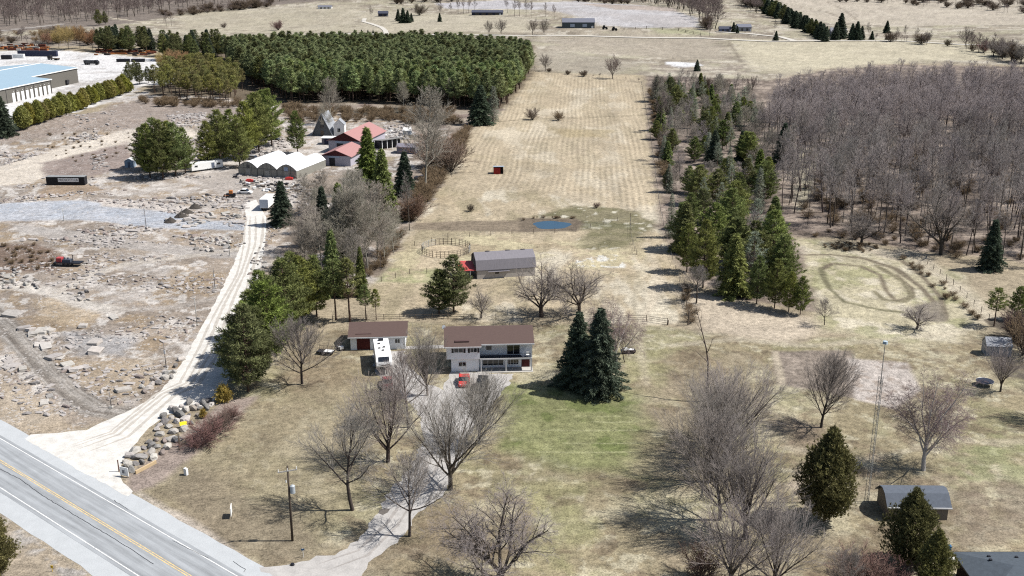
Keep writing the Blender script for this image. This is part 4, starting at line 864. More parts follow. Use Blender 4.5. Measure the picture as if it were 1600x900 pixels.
tr('spread31', 1300, 205, 130, 'dark many-limbed oak rising above the bare wood', 'bare tree', wide=1.0)
for x, b, t in ((1262, 235, 175), (1385, 215, 165)): tr('birch17', x, b, t, 'thin white birch ' + ('at the left edge of the bare wood' if x < 1300 else 'in the middle of the bare wood'), 'birch tree', wide=.5)
# ---- brush
sh = []
def brush(poly, s, hh, seed, keys=('shrub2', 'shrub7')):
    for x, y in scatter(poly, s, seed, .5): sh.append((GR.choice(keys), x, y, GR.uniform(*hh), GR.uniform(1.2, 1.9), GR.uniform(0, 6)))
brush([(735, 200), (720, 235), (690, 280), (655, 335), (640, 352), (632, 340), (660, 290), (690, 240)], 3.2, (2, 4.5), 1)
brush([(632, 365), (600, 415), (585, 430), (588, 410), (618, 368)], 3, (1.5, 3), 2)
brush([(440, 170), (560, 172), (720, 178), (725, 195), (640, 195), (600, 190), (450, 192)], 5.5, (2, 4.5), 3)
brush([(215, 155), (380, 160), (385, 170), (230, 166)], 5, (2, 4), 4)
brush([(0, 385), (60, 382), (90, 398), (85, 420), (0, 424)], 3.2, (.6, 1.3), 5)
brush([(1062, 440), (1072, 440), (1084, 505), (1076, 505)], 2.0, (1.2, 2.4), 6)
brush([(1410, 405), (1425, 402), (1500, 468), (1545, 500), (1535, 505), (1480, 470)], 3.0, (.8, 1.8), 7)
brush([(1260, 372), (1400, 385), (1500, 405), (1600, 415), (1600, 400), (1420, 375), (1270, 355)], 6, (1, 2.5), 8)
brush([(1015, 140), (1022, 140), (1045, 300), (1035, 300)], 4, (1.5, 3.5), 9)
brush([(1280, 385), (1300, 378), (1360, 382), (1375, 390), (1340, 396)], 2.0, (.5, 1.2), 10)
brush([(815, 345), (840, 338), (900, 340), (915, 348), (900, 342), (840, 341)], 1.6, (.4, .9), 11)
brush([(1230, 260), (1300, 230), (1600, 240), (1700, 400), (1420, 380), (1250, 350)], 8.5, (1.5, 4), 14)
brush([(455, 395), (600, 330), (600, 430), (540, 470), (440, 420)], 7, (1.5, 3), 12)
brush([(60, 205), (210, 206), (200, 240), (140, 260), (90, 250)], 7, (.5, 1.2), 13)
merged('brush', sh, 'brown leafless brush along fence lines and wood edges', 'brush')
# ---- far trees
fw = []
for x, y in scatter([(-120, 44), (0, 44), (95, 38), (160, 34), (290, 12), (420, 4), (560, 0), (600, -18), (-120, -18)], 15, 21, .5): fw.append((GR.choice(('far3', 'far14')), x, y, GR.uniform(12, 18), GR.uniform(1.0, 1.6), GR.uniform(0, 6)))
for x, y in scatter([(250, 28), (330, 22), (420, 12), (420, 8), (330, 16), (240, 22)], 14, 22, .5): fw.append((GR.choice(('shrub2', 'far3')), x, y, GR.uniform(4, 7), 2, 1))
for x, y in scatter([(985, 2), (1050, 14), (1085, 30), (1098, 45), (1118, 46), (1122, 30), (1128, 6), (1120, -5), (985, -5)], 14, 23, .5): fw.append((GR.choice(('far3', 'far14')), x, y, GR.uniform(13, 18), GR.uniform(1.4, 2.0), GR.uniform(0, 6)))
for x, y in scatter([(1150, 0), (1190, 10), (1185, 22), (1150, 8)], 14, 24, .5): fw.append(('far3', x, y, 14, 1.8, GR.uniform(0, 6)))
for x, y in scatter([(1360, 0), (1480, 6), (1620, 14), (1620, 8), (1480, 0), (1360, -4)], 16, 25, .5): fw.append((GR.choice(('far3', 'shrub2', 'far14')), x, y, GR.uniform(6, 12), 1.8, GR.uniform(0, 6)))
for x, y in scatter([(-20, 70), (150, 72), (160, 60), (60, 56), (-20, 62)], 13, 26, .5): fw.append((GR.choice(('far3', 'shrub2', 'willow6')), x, y, GR.uniform(5, 11), 1.8, GR.uniform(0, 6)))
for poly, s_, hh_ in (([(300, 22), (430, 10), (430, 6), (300, 18)], 11, (6, 11)), ([(620, 8), (760, 0), (760, -4), (620, 3)], 12, (8, 13)), ([(900, 3), (985, 8), (985, 3), (900, -2)], 11, (5, 10)), ([(1160, 8), (1190, 16), (1200, 10), (1170, 0)], 9, (8, 14)), ([(1365, 66), (1500, 72), (1500, 68), (1365, 62)], 12, (4, 9)), ([(1500, 76), (1620, 108), (1640, 104), (1520, 74)], 8, (8, 14)), ([(1300, 4), (1400, 6), (1620, 24), (1620, 20), (1400, 2), (1300, 0)], 15, (5, 10)), ([(835, 112), (900, 119), (1000, 130), (1000, 127), (900, 116), (835, 109)], 8, (1.5, 4)), ([(1090, 38), (1108, 58), (1118, 56), (1104, 38)], 8, (6, 12)), ([(1040, 142), (1170, 144), (1170, 140), (1040, 138)], 7, (3, 8))):
    for x, y in scatter(poly, s_, 31, .5): fw.append((GR.choice(('far3', 'far14', 'shrub2')), x, y, GR.uniform(*hh_), GR.uniform(1.0, 1.8), GR.uniform(0, 6)))
print('far wood', len(fw))
merged('distant_woods', fw, 'grey leafless woods on the far hills along the top of the view', 'distant wood')
FT = 'bare trees on the far fields'
for x, b, t, k in [(435, 47, 30, 'shrub2'), (580, 32, 8, 'far3'), (655, 24, 4, 'shrub2'), (688, 34, -4, 'far14'), (705, 22, 4, 'far3'), (716, 22, -4, 'far3'), (724, 22, -5, 'far14'), (732, 20, -5, 'far3'), (742, 20, -4, 'far14'), (764, 54, 30, 'farV'), (783, 54, 28, 'farV'), (793, 20, -4, 'far3'), (804, 26, -2, 'far14'), (812, 26, -4, 'far3'), (822, 27, -2, 'far3'), (830, 28, 0, 'far14'), (832, 55, 28, 'farV'), (850, 55, 28, 'farV'), (852, 26, 2, 'far14'), (866, 30, 6, 'far3'), (852, 111, 82, 'farV'), (957, 123, 84, 'farV'), (1122, 138, 114, 'farV'), (1175, 145, 116, 'farV'), (1160, 140, 118, 'far3'), (1358, 62, 34, 'far3'), (1413, 63, 38, 'far14'), (1430, 65, 42, 'far3'), (1448, 70, 46, 'farV'), (1400, 63, 42, 'far3'), (1508, 73, 40, 'farV'), (1480, 72, 60, 'shrub2'), (1552, 88, 58, 'spread31'), (1566, 92, 55, 'spread47'), (1580, 96, 58, 'spread31'), (1595, 100, 64, 'spread47'), (1537, 82, 62, 'shrub2'), (1520, 80, 64, 'shrub7'), (260, 41, 20, 'far3'), (268, 41, 18, 'far14'), (350, 44, 34, 'shrub7'), (872, 188, 172, 'shrub2'), (832, 187, 165, 'shrub7'), (700, 165, 120, 'aspen4'), (630, 170, 125, 'aspen9'), (590, 155, 125, 'aspen4'), (1210, 52, 30, 'far3'), (1032, 205, 140, 'far3'), (1022, 160, 115, 'far3'), (1029, 250, 190, 'far3'), (735, 330, 318, 'shrub2'), (932, 325, 316, 'shrub7')]:
    p = P(x, b); place(k, p, max(2, tall(x, b, t)), 'leafless tree or bush standing alone on the fields beyond the plantation and along field lines', 'bare tree', FT, .9 if 'far' in k else .8 if k[0] == 'f' else 1.2, name='field_tree')
FC = 'dark conifers by the far houses'
for x, b, t, k in [(622, 33, 14, 'sprB'), (630, 36, 12, 'sprA'), (637, 36, 16, 'sprA'), (643, 34, 20, 'sprB'), (687, 34, 20, 'sprB'), (554, 53, 46, 'sprA'), (565, 53, 46, 'sprA'), (575, 53, 46, 'sprB'), (583, 53, 46, 'sprB'), (155, 40, 15, 'pine2'), (165, 38, 18, 'pine2'), (1146, 50, 34, 'sprB'), (1152, 52, 40, 'sprB'), (1212, 64, 48, 'sprA'), (1305, 63, 34, 'sprB'), (1312, 60, 20, 'sprA'), (1330, 63, 36, 'sprB'), (1338, 63, 33, 'sprA'), (1346, 62, 40, 'sprB'), (1362, 62, 48, 'sprA'), (1385, 52, 32, 'sprA'), (1089, 111, 93, 'sprA'), (1385, 62, 54, 'sprA')]:
    tr(k, x, b, t, 'dark conifer by the houses and fields in the far distance', 'conifer', FC, 1.1, name='far_conifer')
for i in range(34):
    t = (i + .5) / 34; x = 1187 + 105 * t; b = 14 + 52 * t ** .9
    for j in range(2):
        tr(GR.choice(('sprA', 'sprB', 'pine2')), x + GR.uniform(-3, 3), b + GR.uniform(-5, 1) + j * -4, b - 22 - GR.uniform(0, 6), 'dark spruce in the long windbreak on the far hillside', 'spruce', 'spruces of the far windbreak', 1.2, name='windbreak_spruce')
for k, o in list(PR.items()):                                       # the pattern trees themselves are not part of the place
    for ch in list(o.children): bpy.data.objects.remove(ch)
    bpy.data.objects.remove(o)
# ================================================================== BUILDINGS
white = M('white siding', lin(238, 241, 244, .86), .7, .02, 1.2); whitep = M('white paint', lin(244, 244, 242, .74), .45, .04, 2)
brownroof = M('brown shingles', lin(112, 92, 86, .5), .9, .10, 1.5, .01, stretch=(1, 3, 1)); darkred = M('dark red boards', lin(92, 30, 28, .6), .7, .15, 2)
greyroof = M('grey shingles', lin(112, 120, 132, .5), .9, .16, 2, .01); beige = M('taupe siding', lin(150, 138, 124, .55), .8, .06, 1)
dglass = glassy('dark window glass', (.012, .015, .02)); black = M('black paint', (.012, .012, .016), .5, .2, 2); steel = M('galvanised steel', lin(190, 192, 194, .5), .45, .08, 3, metal=.6)
concrete = M('pale concrete', lin(214, 210, 202, .55), .9, .12, 1); wood_ = M('weathered timber', lin(132, 118, 104, .5), .9, .2, 2, stretch=(1, 1, 4)); tan_wood = M('tan timber', lin(222, 196, 156, .55), .8, .1, 2)
rubber = M('tyre rubber', (.015, .015, .016), .9); red = M('bright red paint', (.50, .035, .03), .35, .05, 2, spec=.5); redroof = M('faded red metal roof', lin(204, 152, 148, .48), .65, .08, 1, stretch=(6, 1, 1))
barnroof = M('weathered grey metal roof', lin(150, 146, 152, .52), .55, .14, 1, stretch=(4, 1, 1)); cream = M('whitewashed boards', lin(216, 208, 200, .55), .85, .14, 1, stretch=(6, 6, 1))
def wallbox(d, x0, x1, y0, y1, z0, z1, mat, name='wall'): return MB().box(x0, x1, y0, y1, z0, z1).build(name, mat, d)
def gable(d, x0, x1, y0, y1, ze, zr, mat, over=.4, th=.14, name='roof', axis='x', y_front=None):
    """two-slope roof, ridge along x (or y)"""
    if axis == 'x': u0, u1, a0, a1 = y0, y1, x0, x1
    else: u0, u1, a0, a1 = x0, x1, y0, y1
    um = (u0 + u1) / 2; sl_ = (zr - ze) / (um - u0); e0 = u0 - over; e1 = u1 + over; z0 = ze - sl_ * over
    prof = [(e0, z0), (um, zr), (e1, z0), (e1, z0 + th), (um, zr + th), (e0, z0 + th)]
    return MB().prism(prof, a0 - over, a1 + over, axis).build(name, mat, d)
def gable_walls(d, x0, x1, y0, y1, z0, ze, zr, mat, axis='x', name='wall'):
    if axis == 'x': u0, u1, a0, a1 = y0, y1, x0, x1
    else: u0, u1, a0, a1 = x0, x1, y0, y1
    return MB().prism([(u0, z0), (u1, z0), (u1, ze - .02), ((u0 + u1) / 2, zr - .02), (u0, ze - .02)], a0, a1, axis).build(name, mat, d)
def window(d, x0, x1, z0, z1, y, muntins=1, face=-1, frame=None, name='window', shutters=False):
    f = frame or whitep; t = .07; mb = MB(); ya, yb = (y - .06, y + .02) if face < 0 else (y - .02, y + .06)
    mb.box(x0, x0 + t, ya, yb, z0, z1); mb.box(x1 - t, x1, ya, yb, z0, z1); mb.box(x0 + t, x1 - t, ya, yb, z0, z0 + t); mb.box(x0 + t, x1 - t, ya, yb, z1 - t, z1)
    for i in range(muntins):
        xm = x0 + (x1 - x0) * (i + 1) / (muntins + 1); mb.box(xm - .03, xm + .03, ya, yb, z0 + t, z1 - t)
    w_ = mb.build(name, f, d); yp_ = y - .015 if face < 0 else y + .015
    MB().box(x0 + t, x1 - t, yp_ - .01, yp_ + .01, z0 + t, z1 - t).build('pane', dglass, w_)
    if shutters:
        for a, b in ((x0 - .4, x0 - .03), (x1 + .03, x1 + .4)): MB().box(a, b, y - .05, y - .003, z0 - .03, z1 + .03).build('shutter', black, d)
    return w_
# ---- the house (front faces the camera, ridge along x)
hp = P(765, 581.5)
h = thing('house', 'raised bungalow with brown roof, white walls and a recessed balcony', 'house', (hp.x, hp.y, 0), R(3))
# local x: -7.9 .. 7.8 ; y 0 front .. 9.6 back
MB().box(-6.9, -1.9, .55, 9.6, 0, 2.62).box(-1.9, 7.7, 2.0, 9.6, 0, 2.62).build('ground_floor_wall', white, h)
MB().prism([(0, 2.62), (9.6, 2.62), (9.6, 5.18), (4.9, 6.86), (0, 5.18)], -7.75, -1.75).prism([(1.7, 2.622), (9.598, 2.622), (9.598, 5.17), (4.9, 6.84), (1.7, 5.72)], -1.752, 7.7).build('upper_wall', white, h)
def pitch(y): return 5.24 + (y - 0) * (6.95 - 5.24) / 4.9
MB().prism([(-.55, pitch(-.55)), (4.9, 6.95), (4.9, 7.1), (-.55, pitch(-.55) + .14)], -8.15, -1.45).prism([(.05, pitch(.05)), (4.9, 6.952), (4.9, 7.102), (.05, pitch(.05) + .142)], -1.45, 8.1).prism([(4.9, 6.95), (10.1, 5.1), (10.1, 5.25), (4.9, 7.1)], -8.15, 8.1).build('roof', brownroof, h)
MB().box(-8.16, -1.44, -.62, -.55, pitch(-.55) - .08, pitch(-.55) + .15).box(-1.44, 8.11, -.02, .05, pitch(.05) - .08, pitch(.05) + .15).build('gutter', whitep, h)
MB().box(-6.2, -3.6, .6, 1.6, 5.72, 5.84).build('roof_step', M('dark brown trim', lin(100, 76, 74, .5), .8), h)
window(h, -6.4, -4.7, 3.9, 4.85, 0, 1, shutters=True); window(h, -3.5, -2.2, 3.9, 4.85, 0, 1, shutters=True)
window(h, -5.6, -4.2, 1.0, 1.9, .55, 1)
window(h, 3.2, 5.6, 2.75, 4.75, 1.7, 1, name='sliding_door'); window(h, -.6, .5, 3.6, 4.7, 1.7, 0)
MB().box(-1.7, 7.7, .05, 1.9, 2.45, 2.62).build('balcony_floor', M('dark blue grey decking', lin(60, 68, 84, .5), .8), h)
rb_ = MB(); 
for i in range(30): x = -1.6 + i * 9.2 / 29; rb_.box(x - .014, x + .014, .07, .10, 2.62, 3.4)
rb_.box(-1.7, 7.65, .06, .11, 3.4, 3.45).box(-1.7, 7.65, .06, .12, 2.70, 2.75); rb_.build('balcony_railing', M('dark grey railing', lin(70, 76, 86, .5), .6), h)
MB().box(-1.72, 7.72, -.01, .05, 2.40, 2.66).build('balcony_edge', whitep, h)
MB().box(7.5, 7.72, .05, .25, 0, 5.2).build('post', whitep, h); MB().box(2.9, 3.1, .05, .25, 0, 2.4).build('post', whitep, h); MB().box(-1.6, -1.4, .05, .25, 0, 2.4).build('post', whitep, h)
MB().box(5.9, 7.4, 1.96, 2.0, .1, 2.2).build('door', darkred, h); window(h, 3.4, 5.4, .6, 2.1, 2.0, 3); window(h, -1.2, 2.6, .5, 2.2, 2.0, 3)
MB().box(-2.2, 7.9, -.4, 2.0, 0, .09).build('patio', concrete, h)
wl = thing('white_chair', 'white plastic chair at the right end of the balcony', 'chair', (hp.x + 6.9, hp.y + .9, 2.62))
MB().box(-.28, .28, -.25, .3, .4, .46).build('seat', whitep, wl); MB().box(-.28, .28, .26, .32, .46, .95).build('backrest', whitep, wl)
for a in (-.25, .22):
    for b in (-.22, .24): MB().box(a, a + .04, b, b + .04, 0, .4).build('leg', whitep, wl)
dp = P(693, 512, 5.5); dish = thing('satellite_dish', 'small white satellite dish at the left end of the house roof ridge', 'satellite dish', (hp.x - 8.3, hp.y + 4.6, 6.3))
mb = MB(); mb.tube((0, 0, 0), (0, -.02, .7), .03); mb.build('mast', steel, dish); mb = MB(); mb.tube((-.1, -.10, .72), (-.15, -.2, .78), .1, .38, 12); mb.build('dish', whitep, dish)
# ---- garage
gp = P(591, 546)
g = thing('garage', 'long low white garage with brown roof and dark red door', 'garage', (gp.x, gp.y, 0), R(3.5))
gable_walls(g, -5.2, 5.2, 0, 7.6, 0, 2.75, 4.1, white); gable(g, -5.2, 5.2, 0, 7.6, 2.78, 4.15, brownroof, .45)
MB().box(-4.0, -1.5, -.05, -.01, .05, 2.35).build('garage_door', darkred, g); MB().box(-.9, 1.3, -.05, -.01, .05, 2.35).build('garage_door', darkred, g)
MB().box(-5.66, 5.66, -.56, -.48, 2.50, 2.70).build('gutter', whitep, g); MB().box(-4.2, -1.2, .3, .7, 3.06, 3.12).build('roof_step', MATS['dark brown trim'], g)
window(g, 3.2, 4.2, 1.2, 2.1, 0, 1)
# ---- camper, fifth wheel
r0 = P(594.5, 527.5, 3.5); r1 = P(599.5, 556, 3.5); dv = (r1 - r0); yaw = math.atan2(dv.y, dv.x) + math.pi / 2
rv = thing('camper_trailer', 'white fifth-wheel camper parked in front of the garage', 'camper', (r1.x + .1, r1.y - .7, 0), yaw)
prof = [(0.2, .75), (1.9, .75), (2.5, .75), (9.6, .75), (9.7, 3.45), (1.1, 3.5), (.5, 3.3), (-.15, 2.5), (-.25, 1.75), (.1, 1.55), (2.3, 1.5)]
prof = [(.0, 1.6), (2.3, 1.6), (2.4, .7), (9.7, .7), (9.75, 3.45), (1.3, 3.5), (.7, 3.38), (-.05, 2.65), (-.2, 1.9)]
MB().prism(prof, -1.42, 1.42).build('body', whitep, rv, .08)
MB().face([(-.95, -.02, 2.72), (.95, -.02, 2.72), (.95, .62, 3.33), (-.95, .62, 3.33)]).build('front_window', dglass, rv).location = (0, -.05, .04)
mb = MB(); mb.face([(-1.0, -.27, 2.15), (0, -.29, 1.95), (0, -.27, 2.12), (-1.0, -.23, 2.3)]); mb.face([(0, -.29, 1.95), (1.0, -.27, 2.15), (1.0, -.23, 2.3), (0, -.27, 2.12)]); mb.build('front_stripe', black, rv)
MB().box(-1.43, -1.421, .2, 9.6, 1.2, 1.5).box(1.421, 1.43, .2, 9.6, 1.2, 1.5).build('side_stripe', M('grey camper stripe', lin(110, 112, 118, .5)), rv)
for x, y, s_ in ((-.45, 6.9, .25), (.35, 5.0, .22), (-.5, 4.6, .2), (.1, 3.4, .22)): MB().box(x - s_, x + s_, y - s_, y + s_, 3.47, 3.62).build('roof_vent', M('grey plastic', lin(90, 90, 92, .5)), rv)
MB().box(-.45, .45, 8.3, 9.1, 3.47, 3.75).build('air_conditioner', black, rv, .05)
for y in (6.2, 7.1):
    for s_ in (-1, 1): MB().tube((s_ * 1.15, y, .38), (s_ * .9, y, .38), .38, None, 14).build('wheel', rubber, rv)
for s_ in (-1, 1): MB().box(s_ * .8 - .05, s_ * .8 + .05, .9, 1.0, 0, 1.6).build('landing_leg', steel, rv)
# ---- cars
def car(name, label, cat, loc, rz, paint, kind='sedan', L=4.5, Wd=1.8, Ht=1.45):
    c = thing(name, label, cat, loc, rz)                            # front towards local -y
    hw = Wd / 2; z0 = .28
    if kind == 'pickup': body = [(0, .35), (L, .35), (L, 1.05), (L * .62, 1.05), (L * .30, 1.08), (.1, .95), (0, .7)]
    else: body = [(0, z0), (L, z0), (L, .9), (L * .86, .98), (L * .30, .95), (.25, .82), (0, .62)]
    MB().prism(body, -hw, hw).build('body', paint, c, .07)
    if kind == 'sedan': cab = [(L * .24, .93), (L * .40, Ht), (L * .68, Ht), (L * .88, .95)]
    elif kind == 'suv': cab = [(L * .24, .93), (L * .36, Ht), (L * .92, Ht), (L * .98, .92)]
    else: cab = [(L * .27, 1.02), (L * .37, Ht), (L * .58, Ht), (L * .62, 1.02)]
    MB().prism(cab, -hw + .1, hw - .1).build('window_band', dglass, c)
    a, b = cab[1][0], cab[2][0]; MB().box(-hw + .12, hw - .12, a - .03, b + .03, Ht - .02, Ht + .04).build('roof', paint, c, .03)
    for y in (L * .18, L * .80):
        for s_ in (-1, 1):
            t_ = MB().tube((s_ * (hw + .01), y, .33), (s_ * (hw - .2), y, .33), .33, None, 16).build('wheel', rubber, c)
            MB().tube((s_ * (hw + .02), y, .33), (s_ * (hw - .05), y, .33), .19, None, 12).build('rim', steel, t_)
    for s_ in (-1, 1):
        MB().box(s_ * (hw - .3) - .17, s_ * (hw - .3) + .17, -.02, .05, .62, .76).build('headlight', glassy('headlight glass', (.6, .6, .62)), c)
        MB().box(s_ * (hw - .2) - .12, s_ * (hw - .2) + .12, L - .05, L + .015, .68, .85).build('tail_light', M('red lamp plastic', (.3, .01, .01), .4), c)
    if kind == 'pickup': MB().box(-hw + .1, hw - .1, L * .64, L - .08, 1.052, 1.056).build('cargo_bed', black, c)
    return c
q = P(725, 607); car('parked_car', 'bright red car nose-out on the parking area below the white wall of the house', 'car', (q.x, q.y, 0), R(2), red, 'sedan', 4.6, 1.9, 1.45)
q = P(750, 616); car('parked_car', 'black car parked right of the red one in front of the house', 'car', (q.x, q.y, 0), R(-6), M('black car paint', (.02, .021, .024), .25, .05, 2, spec=.5), 'suv', 4.7, 1.9, 1.7)
q = P(606, 611); car('parked_car', 'dark red car half hidden by branches below the white camper', 'car', (q.x, q.y, 0), R(8), M('maroon car paint', (.22, .03, .035), .3, .05, 2, spec=.5), 'sedan', 4.5, 1.8, 1.4)
# ---- barn with gambrel roof and its red lean-to
b0 = P(746, 436.5); b1 = P(836, 430.8); bd = b1 - b0; ba = math.atan2(bd.y, bd.x); BL = bd.length
bn = thing('barn', 'long grey gambrel roofed barn with whitewashed lower wall', 'barn', (b0.x, b0.y, 0), ba)
D = 7.2
MB().box(0, BL, .15, D - .15, 0, 1.9).build('wall', cream, bn)
pr_ = [(0, 2.0), (.75, 4.2), (D / 2, 5.4), (D - .75, 4.2), (D, 2.0)]
MB().prism([(.2, 1.9), (.85, 4.1), (D / 2, 5.3), (D - .85, 4.1), (D - .2, 1.9)], .05, BL - .05).build('gable_wall', M('dark grey barn boards', lin(120, 118, 126, .5), .85, .12, 1, stretch=(1, 8, 1)), bn)
up = [(u, z + .1) for u, z in pr_]; MB().prism(pr_ + up[::-1], -.25, BL + .25).build('roof', barnroof, bn)
MB().box(4.2, 5.1, .1, .16, 1.0, 1.7).build('window', dglass, bn); MB().box(2.5, 7.5, -.5, .14, 1.66, 1.72).build('shed_flap', barnroof, bn)
for x in (3.0, 7.8, 11.4): MB().box(x - .5, x + .5, D / 2 - .12, D / 2 + .12, 5.46, 5.62).build('ridge_vent', M('dark barn trim', lin(90, 88, 92, .5)), bn)
rw = thing('red_lean_to', 'bright red roofed lean-to at the left end of the grey barn', 'lean-to', (b0.x - .32 * math.cos(ba), b0.y, 0), ba)
mb = MB(); lz = 2.0
A_ = [(-3.6, .4, lz), (-.02, .2, 2.05), (-.02, 5.2, 2.9), (-2.9, 5.6, 2.9), (-3.7, 3.2, 2.6)]
mb.face([(x, y, z + .1) for x, y, z in A_]); mb.face([A_[i] for i in (4, 3, 2, 1, 0)])
for i in range(5): j = (i + 1) % 5; mb.face([A_[i], A_[j], (A_[j][0], A_[j][1], A_[j][2] + .1), (A_[i][0], A_[i][1], A_[i][2] + .1)])
mb.build('roof', M('weathered red roof', (.36, .06, .055), .55, .12, 1), rw); MB().box(-3.0, -1.3, .9, 5, 0, 1.95).build('wall', M('grey boards', lin(130, 130, 132, .5), .85, .12, 2), rw); MB().box(-1.3, -1.15, .6, .75, 0, 1.98).build('post', whitep, rw)
# ---- run-in shelter
q = P(779, 272); s = thing('run_in_shelter', 'small red horse shelter with pale metal roof in the middle of the field', 'shelter', (q.x, q.y, 0), R(3))
MB().box(-1.6, 0.6, 0, 2.6, 0, 2.1).build('wall', M('red boards', lin(190, 50, 44, .5), .7, .12, 2), s); MB().box(.6, 1.6, 2.4, 2.6, 0, 2.1).box(1.5, 1.6, 0, 2.4, 0, 2.1).build('back_wall', wood_, s)
MB().prism([(-.3, 2.45), (2.9, 2.12), (2.9, 2.2), (-.3, 2.53)], -1.8, 1.9).build('roof', M('pale blue metal roof', lin(190, 204, 218, .52), .4, .06, 2), s); MB().box(1.45, 1.57, .02, .14, 0, 2.3).build('post', wood_, s)
# ---- round pen
pcn = P(697, 392.5); rp = thing('round_pen', 'round pen of pipe rail panels left of the barn', 'pen', (pcn.x, pcn.y, 0))
Rx = 6.1; npn = 18
pip = M('brown pipe rail', lin(92, 76, 70, .5), .6, .1, 2); pale_pip = M('pale pipe rail', lin(205, 205, 200, .5), .6, .1, 2)
for i in range(npn):
    a = 2 * math.pi * i / npn; b = 2 * math.pi * (i + 1) / npn
    if 5 <= i <= 6 and False: continue
    p0 = Vector((Rx * math.cos(a), Rx * 1.0 * math.sin(a), 0)); p1 = Vector((Rx * math.cos(b), Rx * 1.0 * math.sin(b), 0)); mb = MB()
    for z in (.35, .85, 1.35, 1.7): mb.tube(p0.lerp(p1, .02) + Vector((0, 0, z)), p0.lerp(p1, .98) + Vector((0, 0, z)), .04, None, 5)
    for t in (.02, .5, .98): qv = p0.lerp(p1, t); mb.tube(qv, qv + Vector((0, 0, 1.72)), .045, None, 5)
    mb.build('rail_panel', pale_pip if i in (6, 7, 8, 17) else pip, rp)
# ---- fences of posts and rails or wire
def fence(label, pts, sp=3.0, hh=1.2, rails=2, rr=.035, rail_mat=None, post=.07, name='fence'):
    pw = [P(*q) for q in pts]; f = thing(name, label, 'fence', pw[0]); o0 = pw[0]; rm = MB(); last = None
    P_ = []
    for a, b in zip(pw, pw[1:]):
        n = max(1, int((b - a).length / sp))
        for j in range(n): P_.append(a.lerp(b, j / n))
    P_.append(pw[-1]); rnd = random.Random(len(P_))
    for p in P_:
        p.z = float(H(p.x, p.y)); l = p - o0
        if len(P_) < 90: MB().tube(l, l + Vector((rnd.uniform(-.05, .05), rnd.uniform(-.05, .05), hh * rnd.uniform(.92, 1.12))), post, post * .9, 6).build('post', wood_, f)
        if last is not None:
            for k in range(rails): z = hh * (k + .8) / rails * .95; rm.tube(last + Vector((0, 0, z)), l + Vector((0, 0, z)), rr, None, 4)
        last = l
    rm.build('rails' if rr > .02 else 'wire', rail_mat or wood_, f); return f
fence('weathered post and rail fence running behind the house and garage', [(520, 503), (600, 500), (700, 500), (800, 499), (900, 499), (1010, 502), (1043, 507)], 3.2, 1.35, 3, .035)
fence('old post fence crossing the field by the pond', [(648, 384), (700, 372), (800, 366), (900, 362), (985, 340)], 4.5, 1.2, 2, .012, steel)
fence('post fence on the right side of the pasture, meeting the pond fence', [(985, 345), (986, 372), (992, 392), (995, 398)], 4, 1.3, 2, .012, steel)
fence('fence of thin posts between the field and the evergreen belt', [(1002, 130), (1015, 205), (1030, 320), (1045, 390), (1062, 440), (1078, 500)], 7, 1.3, 2, .012, steel)
fence('low fence behind the barn along the bottom of the pasture', [(596, 440), (640, 428), (720, 425)], 3.5, 1.2, 2, .012, steel)
fence('wire fence with brushy posts right of the dirt track', [(1440, 405), (1500, 455), (1545, 500)], 4, 1.3, 2, .012, steel)
fence('dark rail fence by the far green barn', [(975, 47), (1010, 45), (1060, 48), (1095, 56)], 10, 2.2, 2, .12, M('dark fence boards', lin(110, 106, 90, .5)), .25)
for x, b, t, lb in [(1075, 508, 470, 'thick old fence post on the field corner below the belt'), (1043, 508, 495, 'fence post left of the thick corner post')]:
    p = P(x, b); o = MB().tube((0, 0, 0), (.1, 0, tall(x, b, t) * .6), .18, .14, 8).build('fence_post', wood_); o.location = p; tag(o, lb, 'post')
# ---- utility pole
q = P(457, 845); up_ = thing('utility_pole', 'wooden utility pole with crossarm and grey transformer beside the highway', 'utility pole', (q.x, q.y, 0), rang + R(60))
PH = tall(457, 845, 728); MB().tube((0, 0, -.1), (.05, 0, PH), .17, .12, 10).build('pole', M('dark pole wood', lin(92, 80, 70, .5), .9, .2, 2, stretch=(4, 4, 1)), up_, smooth=True)
MB().box(-1.25, 1.25, -.16, -.05, PH - .75, PH - .6).build('crossarm', M('grey crossarm wood', lin(190, 186, 180, .5), .9), up_)
for x in (-1.15, .0, 1.15): MB().tube((x, -.1, PH - .6), (x, -.1, PH - .25), .06, .04, 8).build('insulator', whitep, up_)
tf = MB().tube((.48, -.1, PH - 3.9), (.48, -.1, PH - 2.9), .33, None, 16).build('transformer', M('pale grey enamel', lin(196, 204, 210, .55), .4), up_)
MB().tube((.48, -.1, PH - 2.9), (.48, -.1, PH - 2.75), .33, .12, 16).build('lid', MATS['pale grey enamel'], tf); MB().tube((-.25, 0, PH - 2.3), (-.25, 0, PH - 2.0), .09, .07, 8).build('cutout_fuse', whitep, up_)
